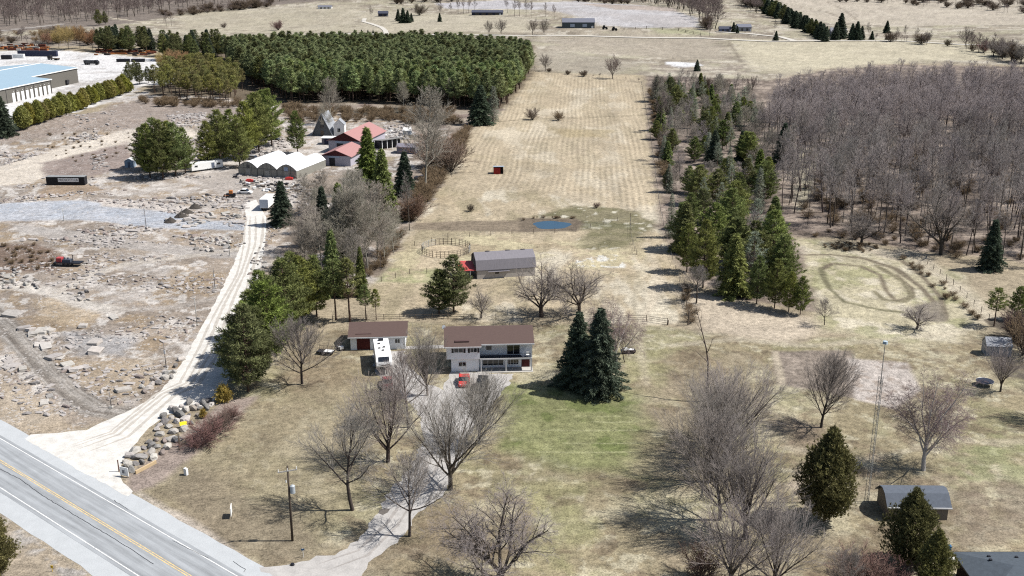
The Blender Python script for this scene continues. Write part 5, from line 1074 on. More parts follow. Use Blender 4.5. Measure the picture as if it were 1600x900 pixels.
# ---- yard lamp posts and short posts on the left
for i, (x, b, t, lb, w_) in enumerate([(229, 360, 317, 'thin grey pole standing in the middle of the blue-grey gravel strip', 0), (308, 508, 466, 'thin white lamp post beside the gravel lane', 1), (260, 577, 535, 'brown post with a white bracket near the lane', 0), (174, 637, 613, 'short dark post at the end of the muddy track', 0), (359, 400, 365, 'thin pole beside the top of the gravel lane', 1), (336, 450, 418, 'thin pole among the stones left of the lane', 0), (100, 345, 325, 'short grey pole left of the blue-grey gravel strip', 1)]):
    p = P(x, b); hh = tall(x, b, t); o = thing('yard_pole', lb, 'pole', p); m_ = pale_pip if w_ else M('grey metal', lin(140, 134, 130, .5), .7)
    MB().tube((0, 0, 0), (0, 0, hh), .09, .06, 8).build('post', m_, o, smooth=True)
    if w_: MB().box(-.5, .1, -.06, .06, hh - .05, hh + .06).build('lamp_head', whitep, o)
    elif hh > 3: MB().box(-.15, .15, -.08, .08, hh - 2.2, hh - 1.5).build('bracket_box', whitep, o)
    MB().box(-.3, .3, -.3, .3, 0, .22).build('base', concrete, o)
# ---- small objects by the road
q = P(291, 742); o = MB().box(-.28, .28, -.2, .2, 0, 1.0).box(-.24, .24, -.24, .16, 1.0, 1.12).build('utility_box', whitep, bevel=.03); o.location = q; o.rotation_euler = (0, 0, R(-30)); tag(o, 'small white utility box on the lawn behind the rock row', 'utility box')
q = P(362, 807); sg = thing('lawn_sign', 'white sign seen edge-on standing on the lawn beside the highway', 'sign', q, R(99))
MB().box(-.75, .75, -.04, .04, .35, 1.65).build('panel', whitep, sg); MB().box(-.72, -.65, -.03, .03, 0, .35).build('post', wood_, sg); MB().box(.65, .72, -.03, .03, 0, .35).build('post', wood_, sg)
q = P(474, 871); sg = thing('civic_number_sign', 'little blue plate on a thin white stake at the mouth of the driveway', 'sign', q, R(0)); MB().tube((0, 0, 0), (0, 0, 1.3), .03, None, 6).build('stake', whitep, sg); MB().box(-.22, .22, -.05, -.03, 1.05, 1.3).build('plate', M('blue plate', lin(90, 130, 170, .5)), sg)
q = P(457, 883); o = MB().tube((0, 0, 0), (0, 0, .25), .3, .22, 10).build('driveway_marker', black); o.location = q; tag(o, 'small dark stump at the edge of the driveway mouth', 'stump')
q = P(82, 893); o = thing('marker_post', 'little yellow marker in the grass below the highway', 'marker', q); MB().tube((0, 0, 0), (0, 0, .7), .04, None, 6).build('stake', M('yellow plastic', lin(228, 190, 50, .6), .5), o); MB().box(-.14, .14, -.03, .03, .5, .85).build('plate', MATS['yellow plastic'], o)
q = P(287, 668); o = thing('yellow_sign', 'bright yellow sign panel leaning on the rocks beside the lane', 'sign', (q.x, q.y, .7), R(20)); pn = MB().box(-.55, .55, -.03, .03, -.35, .35).build('panel', M('yellow sign paint', lin(250, 225, 20, .7), .5, .04, 2), o); pn.rotation_euler = (R(-50), 0, 0)
mb = MB().tube((-.5, .1, -.7), (-.5, .1, .1), .04).tube((.5, .1, -.7), (.5, .1, .1), .04); mb.build('stand', wood_, o)
# white notice board at the corner of the rock row
q = P(195, 745); o = thing('entrance_sign', 'white lettered board at the highway end of the rock row', 'sign', (q.x, q.y, 0), R(-22)); MB().box(-.75, .75, -.05, .05, .2, 1.55).build('panel', whitep, o)
def text(s, size, mat, parent, loc, rot, squash=1, name='lettering'):
    c = bpy.data.curves.new(name, 'FONT'); c.body = s; c.size = size; c.align_x = 'CENTER'; c.align_y = 'CENTER'; c.extrude = .004; c.materials.append(mat)
    t_ = bpy.data.objects.new(name, c); col.objects.link(t_); dg = bpy.context.evaluated_depsgraph_get(); me = bpy.data.meshes.new_from_object(t_.evaluated_get(dg))
    bpy.data.objects.remove(t_); me.name = name; o = bpy.data.objects.new(name, me); col.objects.link(o); o.parent = parent; o.location = loc; o.rotation_euler = rot; o.scale = (squash, 1, 1)
    if not me.materials: me.materials.append(mat)
    return o
mb = MB().box(-.35, .05, -.065, -.052, .55, 1.1).box(.15, .22, -.065, -.052, .5, 1.2); mb.build('emblem', M('grey print', lin(150, 150, 155, .5)), o)
MB().box(-.7, -.62, -.03, .03, 0, .2).build('post', wood_, o); MB().box(.62, .7, -.03, .03, 0, .2).build('post', wood_, o)
a = P(212, 741); b = P(244, 724); dd = b - a; o = MB().box(0, dd.length, -.12, .12, 0, .55).build('timber_beam', tan_wood, bevel=.02); o.location = a; o.rotation_euler = (0, 0, math.atan2(dd.y, dd.x)); tag(o, 'pale tan timber beam edging the end of the rock row', 'beam')
o = MB().tube((0, 0, 0), (0, 0, 1.9), .09, None, 8).build('rusty_post', M('rusty steel', lin(120, 80, 64, .5), .9)); o.location = P(186, 737); tag(o, 'rusty round post at the corner of the rock row by the highway', 'post')
o = MB().tube((0, 0, .0), (.1, 0, 3.0), .10, .08, 8).build('leaning_post', wood_); o.location = P(280, 703); tag(o, 'grey wooden post standing at the middle of the rock row', 'post')
a = P(281, 698); b = P(299, 687); dd = b - a; o = thing('timber_rail', 'grey timber rail leaning behind the rocks', 'rail', a, math.atan2(dd.y, dd.x)); MB().box(0, dd.length, -.07, .07, .55, .7).build('rail', wood_, o); MB().box(0, dd.length, -.07, .07, .1, .25).build('rail', wood_, o); MB().box(-.08, .08, -.08, .08, 0, 1.6).build('post', wood_, o)
# ---- lattice tower
q = P(1354, 785); TH = tall(1354, 785, 537); tw = thing('lattice_tower', 'tall thin triangular lattice tower on the right lawn', 'tower', (q.x, q.y, 0), R(20))
pts3 = [Vector((.32 * math.cos(a), .32 * math.sin(a), 0)) for a in (0, 2.094, 4.189)]
lat = M('galvanised tower steel', lin(176, 176, 172, .5), .6, .15, 2); hh = TH * .8
for p in pts3: MB().tube(p, p + Vector((0, 0, hh)), .035, None, 6).build('leg', lat, tw)
mb = MB(); n = int(hh / .55)
for i in range(n):
    for k in range(3): a, b = pts3[k], pts3[(k + 1) % 3]; mb.tube(a + Vector((0, 0, i * .55)), b + Vector((0, 0, (i + 1) * .55)), .020, None, 4, False)
mb.build('bracing', lat, tw)
MB().tube((0, 0, hh - 1), (0, 0, TH), .055, .045, 8).build('mast', lat, tw); MB().tube((0, 0, TH), (0, 0, TH + .35), .35, .3, 14).build('antenna', M('pale blue enamel', lin(196, 214, 224, .55)), tw)
# ---- beige shed bottom right
s1 = P(1380, 812); s2 = P(1479, 812); L_ = (s2 - s1).length
q = P(1478, 812); sd_ = thing('garden_shed', 'taupe shed with grey gambrel shingle roof behind the cedar', 'shed', (s1.x + .6, s1.y, 0), R(-1))
Ws = L_ - .6; MB().prism([(0, 0), (4.8, 0), (4.8, 2.0), (3.5, 3.1), (2.4, 3.4), (1.3, 3.1), (0, 2.0)], 0, Ws).build('wall', beige, sd_)
pr_ = [(-.3, 1.85), (1.3, 3.22), (2.4, 3.52), (3.5, 3.22), (5.1, 1.85)]; MB().prism(pr_ + [(u, z + .12) for u, z in pr_][::-1], -.35, Ws + .35).build('roof', greyroof, sd_)
MB().box(-.36, Ws + .36, -.40, -.30, 1.86, 2.04).build('gutter', whitep, sd_); window(sd_, Ws - 3.2, Ws - 2.3, 1.0, 1.75, 0, 1)
# ---- house corner bottom right
q = P(1490, 862, 3.2); hb = thing('neighbour_house', 'dark grey roofed house with black side wall cut by the bottom right corner', 'house', (q.x + .5, q.y - .5, 0), R(0))
MB().box(0, 16, -9, 0, 0, 3.1).build('wall', M('dark brown brick', lin(62, 44, 44, .5), .9, .2, 3), hb)
ze, zr_ = 3.1, 4.5; e = .6
mb = MB(); A0 = (-e, e, ze); B0 = (16 + e, e, ze); C0 = (16 + e, -9 - e, ze); D0 = (-e, -9 - e, ze); E0 = (4.5, -4.5, zr_); F0 = (11.5, -4.5, zr_)
for f in ((A0, E0, F0, B0), (D0, E0, A0), (C0, F0, E0, D0), (B0, F0, C0), (A0, B0, C0, D0)): mb.face(f[::-1] if f is not None else f)
rfm = mb.build('roof', M('dark grey shingles', lin(92, 102, 112, .5), .9, .2, 2, .01), hb)
MB().box(-e - .05, -e + .01, -9 - e, e, ze - .16, ze + .02).box(-e, 16 + e, e, e + .05, ze - .16, ze + .02).build('fascia', black, hb)
for x, y in ((3.0, -1.3), (2.6, -2.6), (6.2, -1.6), (8.0, -1.8)): z = ze + (e - y) / 5.1 * 1.4 if x > -y else ze + (x + e) / 5.1 * 1.4; MB().box(x - .16, x + .16, y - .16, y + .16, z - .05, z + .16).build('roof_vent', black, hb)
# clutter between shed and house
for x, b, sx, sy, sz, m_, lb, nm in [(1441, 845, 1.2, .5, .3, concrete, 'pile of pale slabs beside the taupe shed', 'slab_pile'), (1462, 838, 1.4, .5, .25, concrete, 'row of pale paving slabs at the right foot of the shed', 'slab_pile'), (1468, 853, .7, .4, .4, whitep, 'white box on the grass below the shed', 'white_box'), (1443, 829, .5, .5, .5, M('blue plastic', lin(60, 140, 200, .6), .4), 'blue plastic bin half hidden by the cedar', 'plastic_bin'), (1482, 858, .6, .4, .5, MATS['blue plastic'], 'blue bin at the back corner of the dark roofed house', 'plastic_bin'), (1488, 880, .9, .9, .6, whitep, 'white box shaped unit beside the dark roofed house', 'white_box')]:
    p = P(x, b); mb = MB(); mb.box(-sx / 2, sx / 2, -sy / 2, sy / 2, 0, sz); mb.box(-sx * .4, sx * .42, -sy * .35, sy * .3, sz, sz * 1.25); o = mb.build(nm, m_, bevel=.03); o.location = p; o.rotation_euler = (0, 0, R(x % 37)); tag(o, lb, nm.split('_')[1] if nm != 'slab_pile' else 'slab pile')
# ---- trampoline, glasshouse at the right edge, swing seat, utility trailer
q = P(1538, 602); tp = thing('trampoline', 'dark round trampoline beside the bare tree at the right edge', 'trampoline', q); MB().tube((0, 0, .8), (0, 0, .86), 1.42, None, 28).build('mat', M('dark trampoline mat', lin(52, 60, 80, .5), .7), tp); mb = MB()
for i in range(24): a = 2 * math.pi * i / 24; b = 2 * math.pi * (i + 1) / 24; mb.tube((1.48 * math.cos(a), 1.48 * math.sin(a), .84), (1.48 * math.cos(b), 1.48 * math.sin(b), .84), .05, None, 5)
mb.build('frame', steel, tp)
for i in range(6): a = math.pi * i / 3; MB().tube((1.44 * math.cos(a), 1.44 * math.sin(a), 0), (1.44 * math.cos(a), 1.44 * math.sin(a), .84), .04, None, 5).build('leg', steel, tp)
q = P(1540, 556); gh = thing('garden_greenhouse', 'small grey garden greenhouse in the shade at the right edge', 'greenhouse', q, R(-6)); plm = M('grey greenhouse film', lin(172, 176, 184, .5), .4, .1, 2)
gable_walls(gh, 0, 4.6, 0, 2.8, 0, 2.0, 3.3, plm, 'x'); gable(gh, 0, 4.6, 0, 2.8, 2.02, 3.34, plm, .1, .05); mb = MB()
for i in range(6): x = i * .92; mb.box(x - .03, x + .03, -.05, -.004, 0, 2)
mb.build('glazing_bars', pale_pip, gh); MB().box(-.05, -.004, 1.0, 1.8, .05, 1.9).build('door', pale_pip, gh)
q = P(981, 552); sw = thing('boat_shaped_planter', 'small white boat-like object on the lawn right of the birch', 'boat', q, R(5)); MB().prism([(-1.3, .2), (-1.0, 0), (1.0, 0), (1.35, .25), (1.45, .7), (-1.4, .7)], -.45, .45, 'y').build('hull', black, sw); MB().box(-1.1, 1.1, -.4, .4, .7, .85).box(-.8, -.1, -.3, .3, .85, 1.15).build('cover', whitep, sw, .04)
q = P(509, 553); ut = thing('utility_trailer', 'dark utility trailer with a pale board on it left of the garage', 'trailer', q, R(-14)); MB().box(-1.6, 1.6, -.8, .8, .45, .6).build('bed', black, ut); mb = MB()
for x in (-1.6, -.8, 0, .8, 1.55): mb.box(x, x + .05, .76, .8, .6, 1.3); mb.box(x, x + .05, -.8, -.76, .6, 1.0)
mb.box(-1.6, 1.6, .77, .81, 1.28, 1.34); mb.build('side_rack', wood_, ut); MB().box(-.2, 1.4, -.6, .6, .62, .72).build('board', whitep, ut)
for s_ in (-1, 1): MB().tube((0, s_ * .95, .3), (0, s_ * .8, .3), .3, None, 12).build('wheel', rubber, ut)
MB().tube((1.6, 0, .5), (2.7, 0, .45), .05).build('drawbar', black, ut)
q = P(532, 546); mw = thing('riding_mower', 'small white riding mower in the shade left of the garage', 'mower', q, R(30)); MB().box(-.4, .4, -.9, .9, .3, .6).build('body', whitep, mw, .05); MB().box(-.25, .25, .1, .6, .6, 1.1).build('seat', black, mw, .04)
MB().box(-.35, .35, -.9, -.2, .6, .85).build('hood', whitep, mw, .05)
for x in (-.45, .45):
    for y in (-.6, .55): MB().tube((x - .08, y, .25), (x + .08, y, .25), .25, None, 10).build('wheel', rubber, mw)
# ================================================================== YARD AND FARM ON THE LEFT
q0 = P(73, 289.5); q1 = P(132.5, 289.5); ct = thing('shipping_container', 'black shipping container with a white lettered banner', 'container', (q0.x, q0.y, 0))
CL = (q1 - q0).length; mb = MB(); nr = 60
for i in range(nr): x = CL * i / nr; mb.box(x, x + CL / nr * .5, -.04, 0, .15, 2.6)
mb.box(0, CL, 0, 2.44, .1, 2.62); mb.build('body', M('black container steel', (.010, .010, .014), .5, .3, 1), ct)
MB().box(-.05, CL + .05, -.06, 2.46, 2.62, 2.72).build('roof', M('pale container roof', lin(168, 170, 170, .5), .7, .2, .6), ct)  # roof coloured much paler than the black sides
bnr = MB().box(CL * .315, CL * .855, -.09, -.05, 1.1, 2.3).build('banner', whitep, ct); text('PROSCITY.CA', 1.05, black, ct, (CL * .585, -.10, 1.70), (R(90), 0, 0), .95)
MB().box(CL + .0, CL + .04, .1, 2.34, .2, 2.5).build('door', black, ct)
# flatbed trailer with machine
q = P(107, 415); ft = thing('flatbed_trailer', 'black flatbed trailer carrying a red machine in the brown weeds', 'trailer', q, R(-4)); MB().box(-3.2, 3.4, -1.1, 1.1, .75, .95).box(3.4, 4.8, -.1, .1, .6, .8).build('bed', black, ft)
for x in (-.6, .5):
    for s_ in (-1, 1): MB().tube((x, s_ * 1.2, .42), (x, s_ * .9, .42), .42, None, 12).build('wheel', rubber, ft)
mc = thing('red_machine', 'small red machine with dark engine block loaded on the black flatbed', 'machine', (q.x, q.y, .95), R(-4)); MB().box(-2.6, -1.2, -.7, .7, 0, 1.1).build('hood', M('faded red paint', lin(212, 90, 92, .5), .5), mc, .1)
MB().box(-1.1, .9, -.6, .6, 0, .7).box(-.8, -.5, -.4, -.1, .7, 1.2).box(0, .25, -.2, .2, .7, 1.1).build('engine', M('grey blue machinery', lin(96, 104, 118, .5), .5), mc, .04); MB().tube((1.2, .1, 0), (1.3, .1, 1.7), .09).build('boom', black, mc); MB().tube((-2.8, 0, .1), (-3.5, 0, 1.4), .06).build('handle', steel, mc)
# white mobile trailer, blue shed, box truck
a = P(300, 270); b = P(349, 263); dd = b - a; mt = thing('office_trailer', 'long white mobile trailer in front of the row of pines', 'trailer', a, math.atan2(dd.y, dd.x)); LL = dd.length
MB().box(0, LL, 0, 2.6, .5, 3.0).build('body', whitep, mt, .12); MB().box(LL * .63, LL * .73, -.03, -.004, .7, 2.5).build('door', M('grey blue door', lin(120, 130, 150, .5)), mt); window(mt, LL * .8, LL * .92, 1.5, 2.3, 0, 0); window(mt, LL * .1, LL * .2, 1.6, 2.3, 0, 0)
for x in (LL * .5, LL * .58): MB().tube((x, -.02, .35), (x, .2, .35), .35, None, 12).build('wheel', rubber, mt)
q = P(202, 262); bs = thing('blue_shed', 'small pale blue shed half hidden left of the pine clump', 'shed', q); gable_walls(bs, -1.5, 1.5, 0, 3, 0, 2.3, 3.0, M('pale blue boards', lin(176, 198, 220, .5)), 'y'); gable(bs, -1.5, 1.5, 0, 3, 2.33, 3.05, whitep, .2, .1, axis='y'); MB().box(-.4, .4, -.04, -.004, .05, 1.9).build('door', MATS['grey blue door'], bs)
q = P(413, 330); bt_ = thing('box_truck', 'white box truck parked at the top of the gravel lane', 'truck', q, R(-3)); MB().box(-1.25, 1.25, 0, 7.2, .9, 3.5).build('cargo_box', whitep, bt_, .05); MB().box(-1.25, 1.25, -.03, -.004, 1.0, 3.3).build('rear_door', M('pale blue truck door', lin(206, 216, 232, .55), .5, .04, 2), bt_)
MB().prism([(7.3, .6), (9.4, .6), (9.3, 1.5), (8.7, 2.5), (7.3, 2.6)], -1.1, 1.1).build('cab', whitep, bt_, .06); MB().face([(-.95, 8.78, 2.4), (-.95, 9.32, 1.55), (.95, 9.32, 1.55), (.95, 8.78, 2.4)]).build('windscreen', dglass, bt_); MB().box(-.9, .9, 0, 7.4, .6, .9).build('chassis', black, bt_)
for y in (1.5, 8.4):
    for s_ in (-1, 1): MB().tube((s_ * 1.15, y, .45), (s_ * .85, y, .45), .45, None, 14).build('wheel', rubber, bt_)
# greenhouses: three joined bays, ridges running away from the camera
film = M('white greenhouse film', lin(248, 249, 250, .68), .45, .03, 1); endf = M('shade grey clear greenhouse end film', lin(168, 166, 156, .5), .4, .12, 1); gfr = M('greenhouse frame', lin(120, 120, 116, .5), .6)  # end film greyed: the shade on the fronts is put into its colour
ga = P(373, 273); gb = P(464, 280); dd = gb - ga; gang = math.atan2(dd.y, dd.x); GW = dd.length / 3; GD = 20
for k in range(3):
    lb = ['leftmost white film greenhouse bay, with a small square vent', 'middle white film greenhouse bay', 'rightmost white film greenhouse bay, with blue in its gable'][k]
    gk = thing('greenhouse', lb, 'greenhouse', (ga.x + dd.normalized().x * GW * k, ga.y + dd.normalized().y * GW * k, 0), gang, 'joined white greenhouses')
    AH = lambda x: 2.6 + 2.0 * (1 - abs(2 * x / GW - 1) ** 1.8); arch = [(GW * i / 10, AH(GW * i / 10)) for i in range(11)]
    # shear the bays so they run parallel while their ends line up
    arch = [(u, z) for u, z in arch]; MB().prism([(.05, 0)] + [(.05 + (GW - .1) * u / GW, z - .06) for u, z in arch] + [(GW - .05, 0)], 0, GD, 'y').build('end_wall', endf, gk)
    up = [(u, z + .05) for u, z in arch]; MB().prism(arch + up[::-1], .12, GD + .05, 'y').build('film_roof', film, gk)
    mb = MB()
    for i in range(10): mb.tube((arch[i][0], -.03, arch[i][1]), (arch[i + 1][0], -.03, arch[i + 1][1]), .06, None, 5)
    for x in (0.06, GW * .3, GW * .5, GW * .7, GW - .06): mb.tube((x, -.04, 0), (x, -.04, AH(x)), .05, None, 5)
    mb.tube((0, -.04, 2.6), (GW, -.04, 2.6), .05, None, 5); mb.build('end_frame', gfr, gk)
    if k == 0: MB().box(GW * .45, GW * .6, -.1, -.05, 2.6, 3.6).build('vent', M('grey vent', lin(100, 100, 100, .5)), gk)
    if k == 2: MB().box(GW * .38, GW * .58, -.1, -.05, 2.4, 3.7).build('vent', M('pale blue vent', lin(180, 200, 225, .5)), gk)
    MB().box(GW * .4, GW * .62, -.1, -.055, 0, 2.1).build('door', M('grey film door', lin(190, 188, 180, .5)), gk)
# red roofed barns
pink = M('white lilac siding', lin(200, 196, 208, .55), .8, .08, 1, stretch=(8, 1, 1)); mgab = M('maroon gable boards', lin(96, 42, 48, .55), .8)
def red_barn(label, pl_, pr__, depth, ze, zr, ang, big):
    a = P(*pl_); b = P(*pr__); wd = (b - a).length; o = thing('red_roofed_barn', label, 'barn', a, ang)
    MB().box(0, wd, 0, depth, 0, ze).build('wall', pink, o); MB().prism([(0, ze), (wd, ze), (wd / 2, zr - .05)], .05, depth - .05, 'y').build('gable', mgab, o)
    gable(o, 0, wd, 0, depth, ze + .03, zr, redroof, .6, .15, axis='y'); MB().box(wd * .25, wd * .45, -.05, -.004, 0, ze * .8).build('door', M('dark doorway boards', lin(60, 60, 66, .5)), o)
    MB().box(wd * .2, wd * .62, -.08, -.05, ze * .8, ze * .98).build('door_track', M('pale blue board', lin(190, 205, 225, .5)), o); return o
red_barn('smaller red roofed barn behind the greenhouses, nearest of the two', (504, 258), (548, 260), 15, 3.4, 5.4, R(-12), 0)
red_barn('larger red roofed barn standing behind the smaller one', (514, 238), (562, 242), 24, 4.4, 7.4, R(-14), 1)
# long grey open shed right of the barns, lilac shed, A-frame
a = P(597, 234); o = thing('open_shed', 'open fronted dark shed with white posts right of the red barns', 'shed', a, R(38)); MB().box(0, 9, 1.5, 5, 0, 2.8).build('wall', black, o); MB().prism([(-.4, 3.4), (5.2, 2.7), (5.2, 2.85), (-.4, 3.55)], -.4, 9.4).build('roof', M('grey shed roof', lin(158, 156, 152, .5)), o)
for i in range(5): MB().box(.1 + i * 2.15, .3 + i * 2.15, 0, .2, 0, 3.3).build('post', whitep, o)
a = P(620, 240); o = thing('low_grey_building', 'low lilac-grey building right of the open fronted shed', 'building', a, R(-8)); gable_walls(o, 0, 7, 0, 5, 0, 2.4, 3.2, M('lilac grey boards', lin(142, 138, 150, .5))); gable(o, 0, 7, 0, 5, 2.43, 3.25, M('lilac roof', lin(150, 146, 158, .5)), .3); window(o, 2, 3, 1, 2, 0, 1)
a = P(630, 212); o = thing('small_blue_shed', 'small pale blue and white shed near the fence line trees', 'shed', a); gable_walls(o, 0, 3, 0, 3, 0, 2, 2.8, MATS['pale blue boards']); gable(o, 0, 3, 0, 3, 2.03, 2.85, whitep, .2); MB().box(1, 1.8, -.04, -.004, 0, 1.8).build('door', whitep, o)
a = P(488, 212); b = P(520, 212); wd = (b - a).length; o = thing('a_frame_house', 'grey A-frame building with steep roof behind the bushy pine', 'A-frame', a, R(-10))
MB().prism([(0, 0), (wd, 0), (wd / 2, 8.4)], .4, 8, 'y').build('front_wall', M('grey plank wall', lin(126, 130, 134, .5), .85, .15, 1, stretch=(6, 1, 1)), o)
rp_ = [(-.5, 0), (wd / 2, 8.9), (wd + .5, 0), (wd + .25, 0), (wd / 2, 8.45), (-.25, 0)]; MB().prism(rp_, 0, 9, 'y').build('roof', M('pale steep roof', lin(180, 184, 190, .5), .6, .1, 1), o); MB().box(wd * .42, wd * .58, .34, .396, 0, 2.1).build('door', wood_, o); MB().box(wd * .4, wd * .6, .34, .396, 3, 4.2).build('window', dglass, o)
a = P(522, 213); o = thing('white_tall_shed', 'narrow white gabled building touching the A-frame', 'shed', a); gable_walls(o, 0, 4.2, 0, 4, 0, 4.6, 6.6, whitep, 'y'); gable(o, 0, 4.2, 0, 4, 4.63, 6.65, MATS['pale steep roof'], .2, .1, axis='y'); window(o, 1.4, 2.6, 1.6, 3.2, 0, 1)
a = P(503, 226); o = thing('long_white_roof_shed', 'low shed with a flat white roof between the A-frame and the red barns', 'shed', a, R(-4)); MB().box(0, 7.5, 0, 4, 0, 2.4).build('wall', MATS['lilac grey boards'], o); MB().box(-.3, 7.8, -.3, 4.3, 2.4, 2.6).build('roof', whitep, o); MB().box(1, 3, -.04, -.004, .1, 2.1).build('door', M('navy door', lin(50, 56, 84, .5)), o)
# ---- warehouse with pale blue roof
bl_roof = M('pale blue metal roof of the warehouse', lin(176, 202, 218, .54), .45, .08, .5, stretch=(3, .3, 1)); gry = M('taupe grey metal cladding', lin(128, 124, 116, .5), .7, .05, 1, stretch=(6, 6, 1))
w0 = P(2, 164); w1 = P(82, 146); dd = w1 - w0; wa = math.atan2(dd.y, dd.x); wh = thing('warehouse', 'large warehouse with pale blue roof and white loading doors at the top left', 'warehouse', (w1.x, w1.y, w1.z - .3), wa)
LW = dd.length; HW = 7.2
c1 = P(123, 129); dd1 = (c1 - w1); lx = dd1.x * math.cos(wa) + dd1.y * math.sin(wa); ly = -dd1.x * math.sin(wa) + dd1.y * math.cos(wa); print('warehouse', LW, lx, ly)
lx = max(lx, 6); ly = max(ly, 8)
X0 = -LW - 30
MB().box(X0, 0, 0, 60, 0, HW - .01).box(.001, lx, ly, 60, 0, HW - .012).build('wall', gry, wh)
mb = MB(); zr2 = HW + 2.6; ym = 34
mb.prism([(-.4, HW), (ym, zr2), (60.4, HW), (60.4, HW + .25), (ym, zr2 + .25), (-.4, HW + .25)], X0, .4); zz = HW + (ly) / ym * (zr2 - HW)
mb.prism([(ly - .4, zz - .05), (ym, zr2 - .01), (60.3, HW), (60.3, HW + .24), (ym, zr2 + .24), (ly - .4, zz + .2)], .401, lx + .4); mb.build('roof', bl_roof, wh)
MB().prism([(ly, HW - .02), (ym, HW - .02), (ym, zr2 - .03), (ly, zz - .06)], lx - .05, lx - .01).box(.02, lx - .06, ly + .01, ly + .05, HW - .02, zz - .07).build('upper_wall', gry, wh)
MB().box(X0, .45, -.5, -.4, HW - .15, HW + .3).box(.41, lx + .45, ly - .5, ly - .4, zz - .2, zz + .25).box(lx + .41, lx + .5, ly - .4, 60, HW - .1, HW + .2).build('eave_trim', whitep, wh)
MB().prism([(ym - .8, zr2 + .2), (ym, zr2 + .32), (ym + .8, zr2 + .2)], X0, lx + .4).build('ridge_cap', whitep, wh)
for i in range(9):
    x = -2.2 - i * 3.45; MB().box(x - 1.0, x + 1.0, -.12, -.02, .2, 4.6).build('loading_door', whitep, wh); MB().box(x - .15, x + .15, -.25, -.02, 5.2, 5.5).build('wall_lamp', whitep, wh)
for i in range(6):
    x = -.35 - i * 6.9; MB().box(x - .1, x + .1, -.1, -.02, 0, HW - .2).build('downpipe', black, wh)
for y in (ly + 8, ly + 20): MB().box(lx + .01, lx + .1, y - .12, y + .12, 0, HW - .2).build('downpipe', black, wh)
# vehicles and containers in the lot
def truck(label, px, py, ang, body_mat, kind, L=8, group=None):
    q = P(px, py); o = thing('dump_truck' if kind == 'dump' else 'flatbed_truck', label, 'truck', q, ang, group)
    MB().box(0, L, -1.1, 1.1, .7, 1.0).build('chassis', black, o); MB().prism([(L - 2.2, 1.0), (L, 1.0), (L, 1.9), (L - .9, 2.9), (L - 2.2, 2.9)], -1.15, 1.15, 'y').build('cab', body_mat, o, .06)
    MB().box(L - .8, L - .1, -1.0, 1.0, 2.0, 2.02).build('hood', body_mat, o)
    if kind == 'dump':
        MB().prism([(0, 1.05), (L - 2.5, 1.05), (L - 2.5, 2.7), (-.3, 2.7)], -1.2, 1.2, 'y').build('dump_box', body_mat, o)
        mb = MB(); 
        for i in range(9): x = .2 + i * (L - 3) / 8; mb.box(x - .05, x + .05, -1.27, -1.2, 1.1, 2.7)
        mb.build('ribs', steel, o)
    else: MB().box(0, L - 2.5, -1.2, 1.2, 1.02, 1.2).build('deck', wood_, o)
    for x in (.9, 2.1, L - 1.2):
        for s_ in (-1, 1): MB().tube((x, s_ * 1.2, .5), (x, s_ * .85, .5), .5, None, 12).build('wheel', rubber, o)
truck('dark dump truck with a ribbed body against the warehouse wall', 107, 133, R(175), M('dark grey truck paint', lin(66, 66, 70, .5), .5), 'dump', 8)
truck('black truck parked in the middle of the white gravel lot', 133, 101, R(-8), black, 'dump', 9)
truck('black flatbed truck behind the warehouse at the left', 92, 94, R(160), black, 'flat', 8)
for x, b, L, hh, m_, lb, a in [(28, 88, 26, 3.4, M('navy container paint', lin(56, 62, 92, .5), .6), 'long navy trailer body behind the warehouse', -4), (182, 97, 8, 1.8, black, 'black open bin at the far side of the lot', 0), (205, 97, 8, 1.8, black, 'black open bin right of the other bin', 0), (2, 93, 6, 2.6, black, 'dark blue container at the left edge behind the warehouse', 0), (20, 91, 7, 2.4, whitep, 'white trailer left of the long navy one', 0)]:
    q = P(x, b); o = thing('storage_container', lb, 'container', q, R(a)); mb = MB().box(0, L, 0, 2.4, .1, hh); n = int(L)
    for i in range(n): mb.box(i * L / n, i * L / n + .3, -.06, -.001, .2, hh - .1)
    mb.build('body', m_, o); MB().box(L + .001, L + .05, .2, 2.2, .3, hh - .2).build('door', m_, o); MB().box(-.05, L + .05, -.08, 2.48, hh, hh + .08).build('roof', M('dark container roof', lin(70, 74, 92, .5)) if m_ is not whitep else whitep, o)
rust = M('rusty scrap steel', lin(128, 70, 52, .5), .9, .3, 1); orange = M('orange steel', lin(206, 130, 70, .5), .7)
def pile(label, poly, n, mats, size, seed, name='scrap_pile', cat='scrap', kind='stuff'):
    rnd = random.Random(seed); pts = scatter(poly, 2.0, seed, .5); rnd.shuffle(pts); root = thing(name, label, cat, P(*poly[0])); root['kind'] = 'stuff'; base = root.location.copy()
    for k, m_ in enumerate(mats):
        mb = MB()
        for x, y in pts[k:n:len(mats)]:
            l, w_, hh = (rnd.uniform(.3, 1) * s_ for s_ in size); cx, cy = x - base.x, y - base.y; z = float(H(x, y)) - base.z; mb.box(cx - l, cx + l, cy - w_, cy + w_, z, z + hh, rnd.uniform(-.5, .5))
        o = mb.build('scrap' if name == 'scrap_pile' else 'pieces', m_, root); o['kind'] = 'stuff'
    return root
pile('rust-red rows of stacked steel along the far edge of the lot', [(150, 86), (240, 88), (240, 80), (150, 78)], 60, (rust, rust, M('dark scrap', lin(60, 52, 50, .5)), orange), (3, .7, 1.2), 1)
pile('rust-red scrap and timber behind the navy trailer', [(0, 80), (75, 80), (75, 70), (0, 70)], 70, (rust, orange, MATS['dark scrap'], concrete), (3, .8, 1.6), 2)
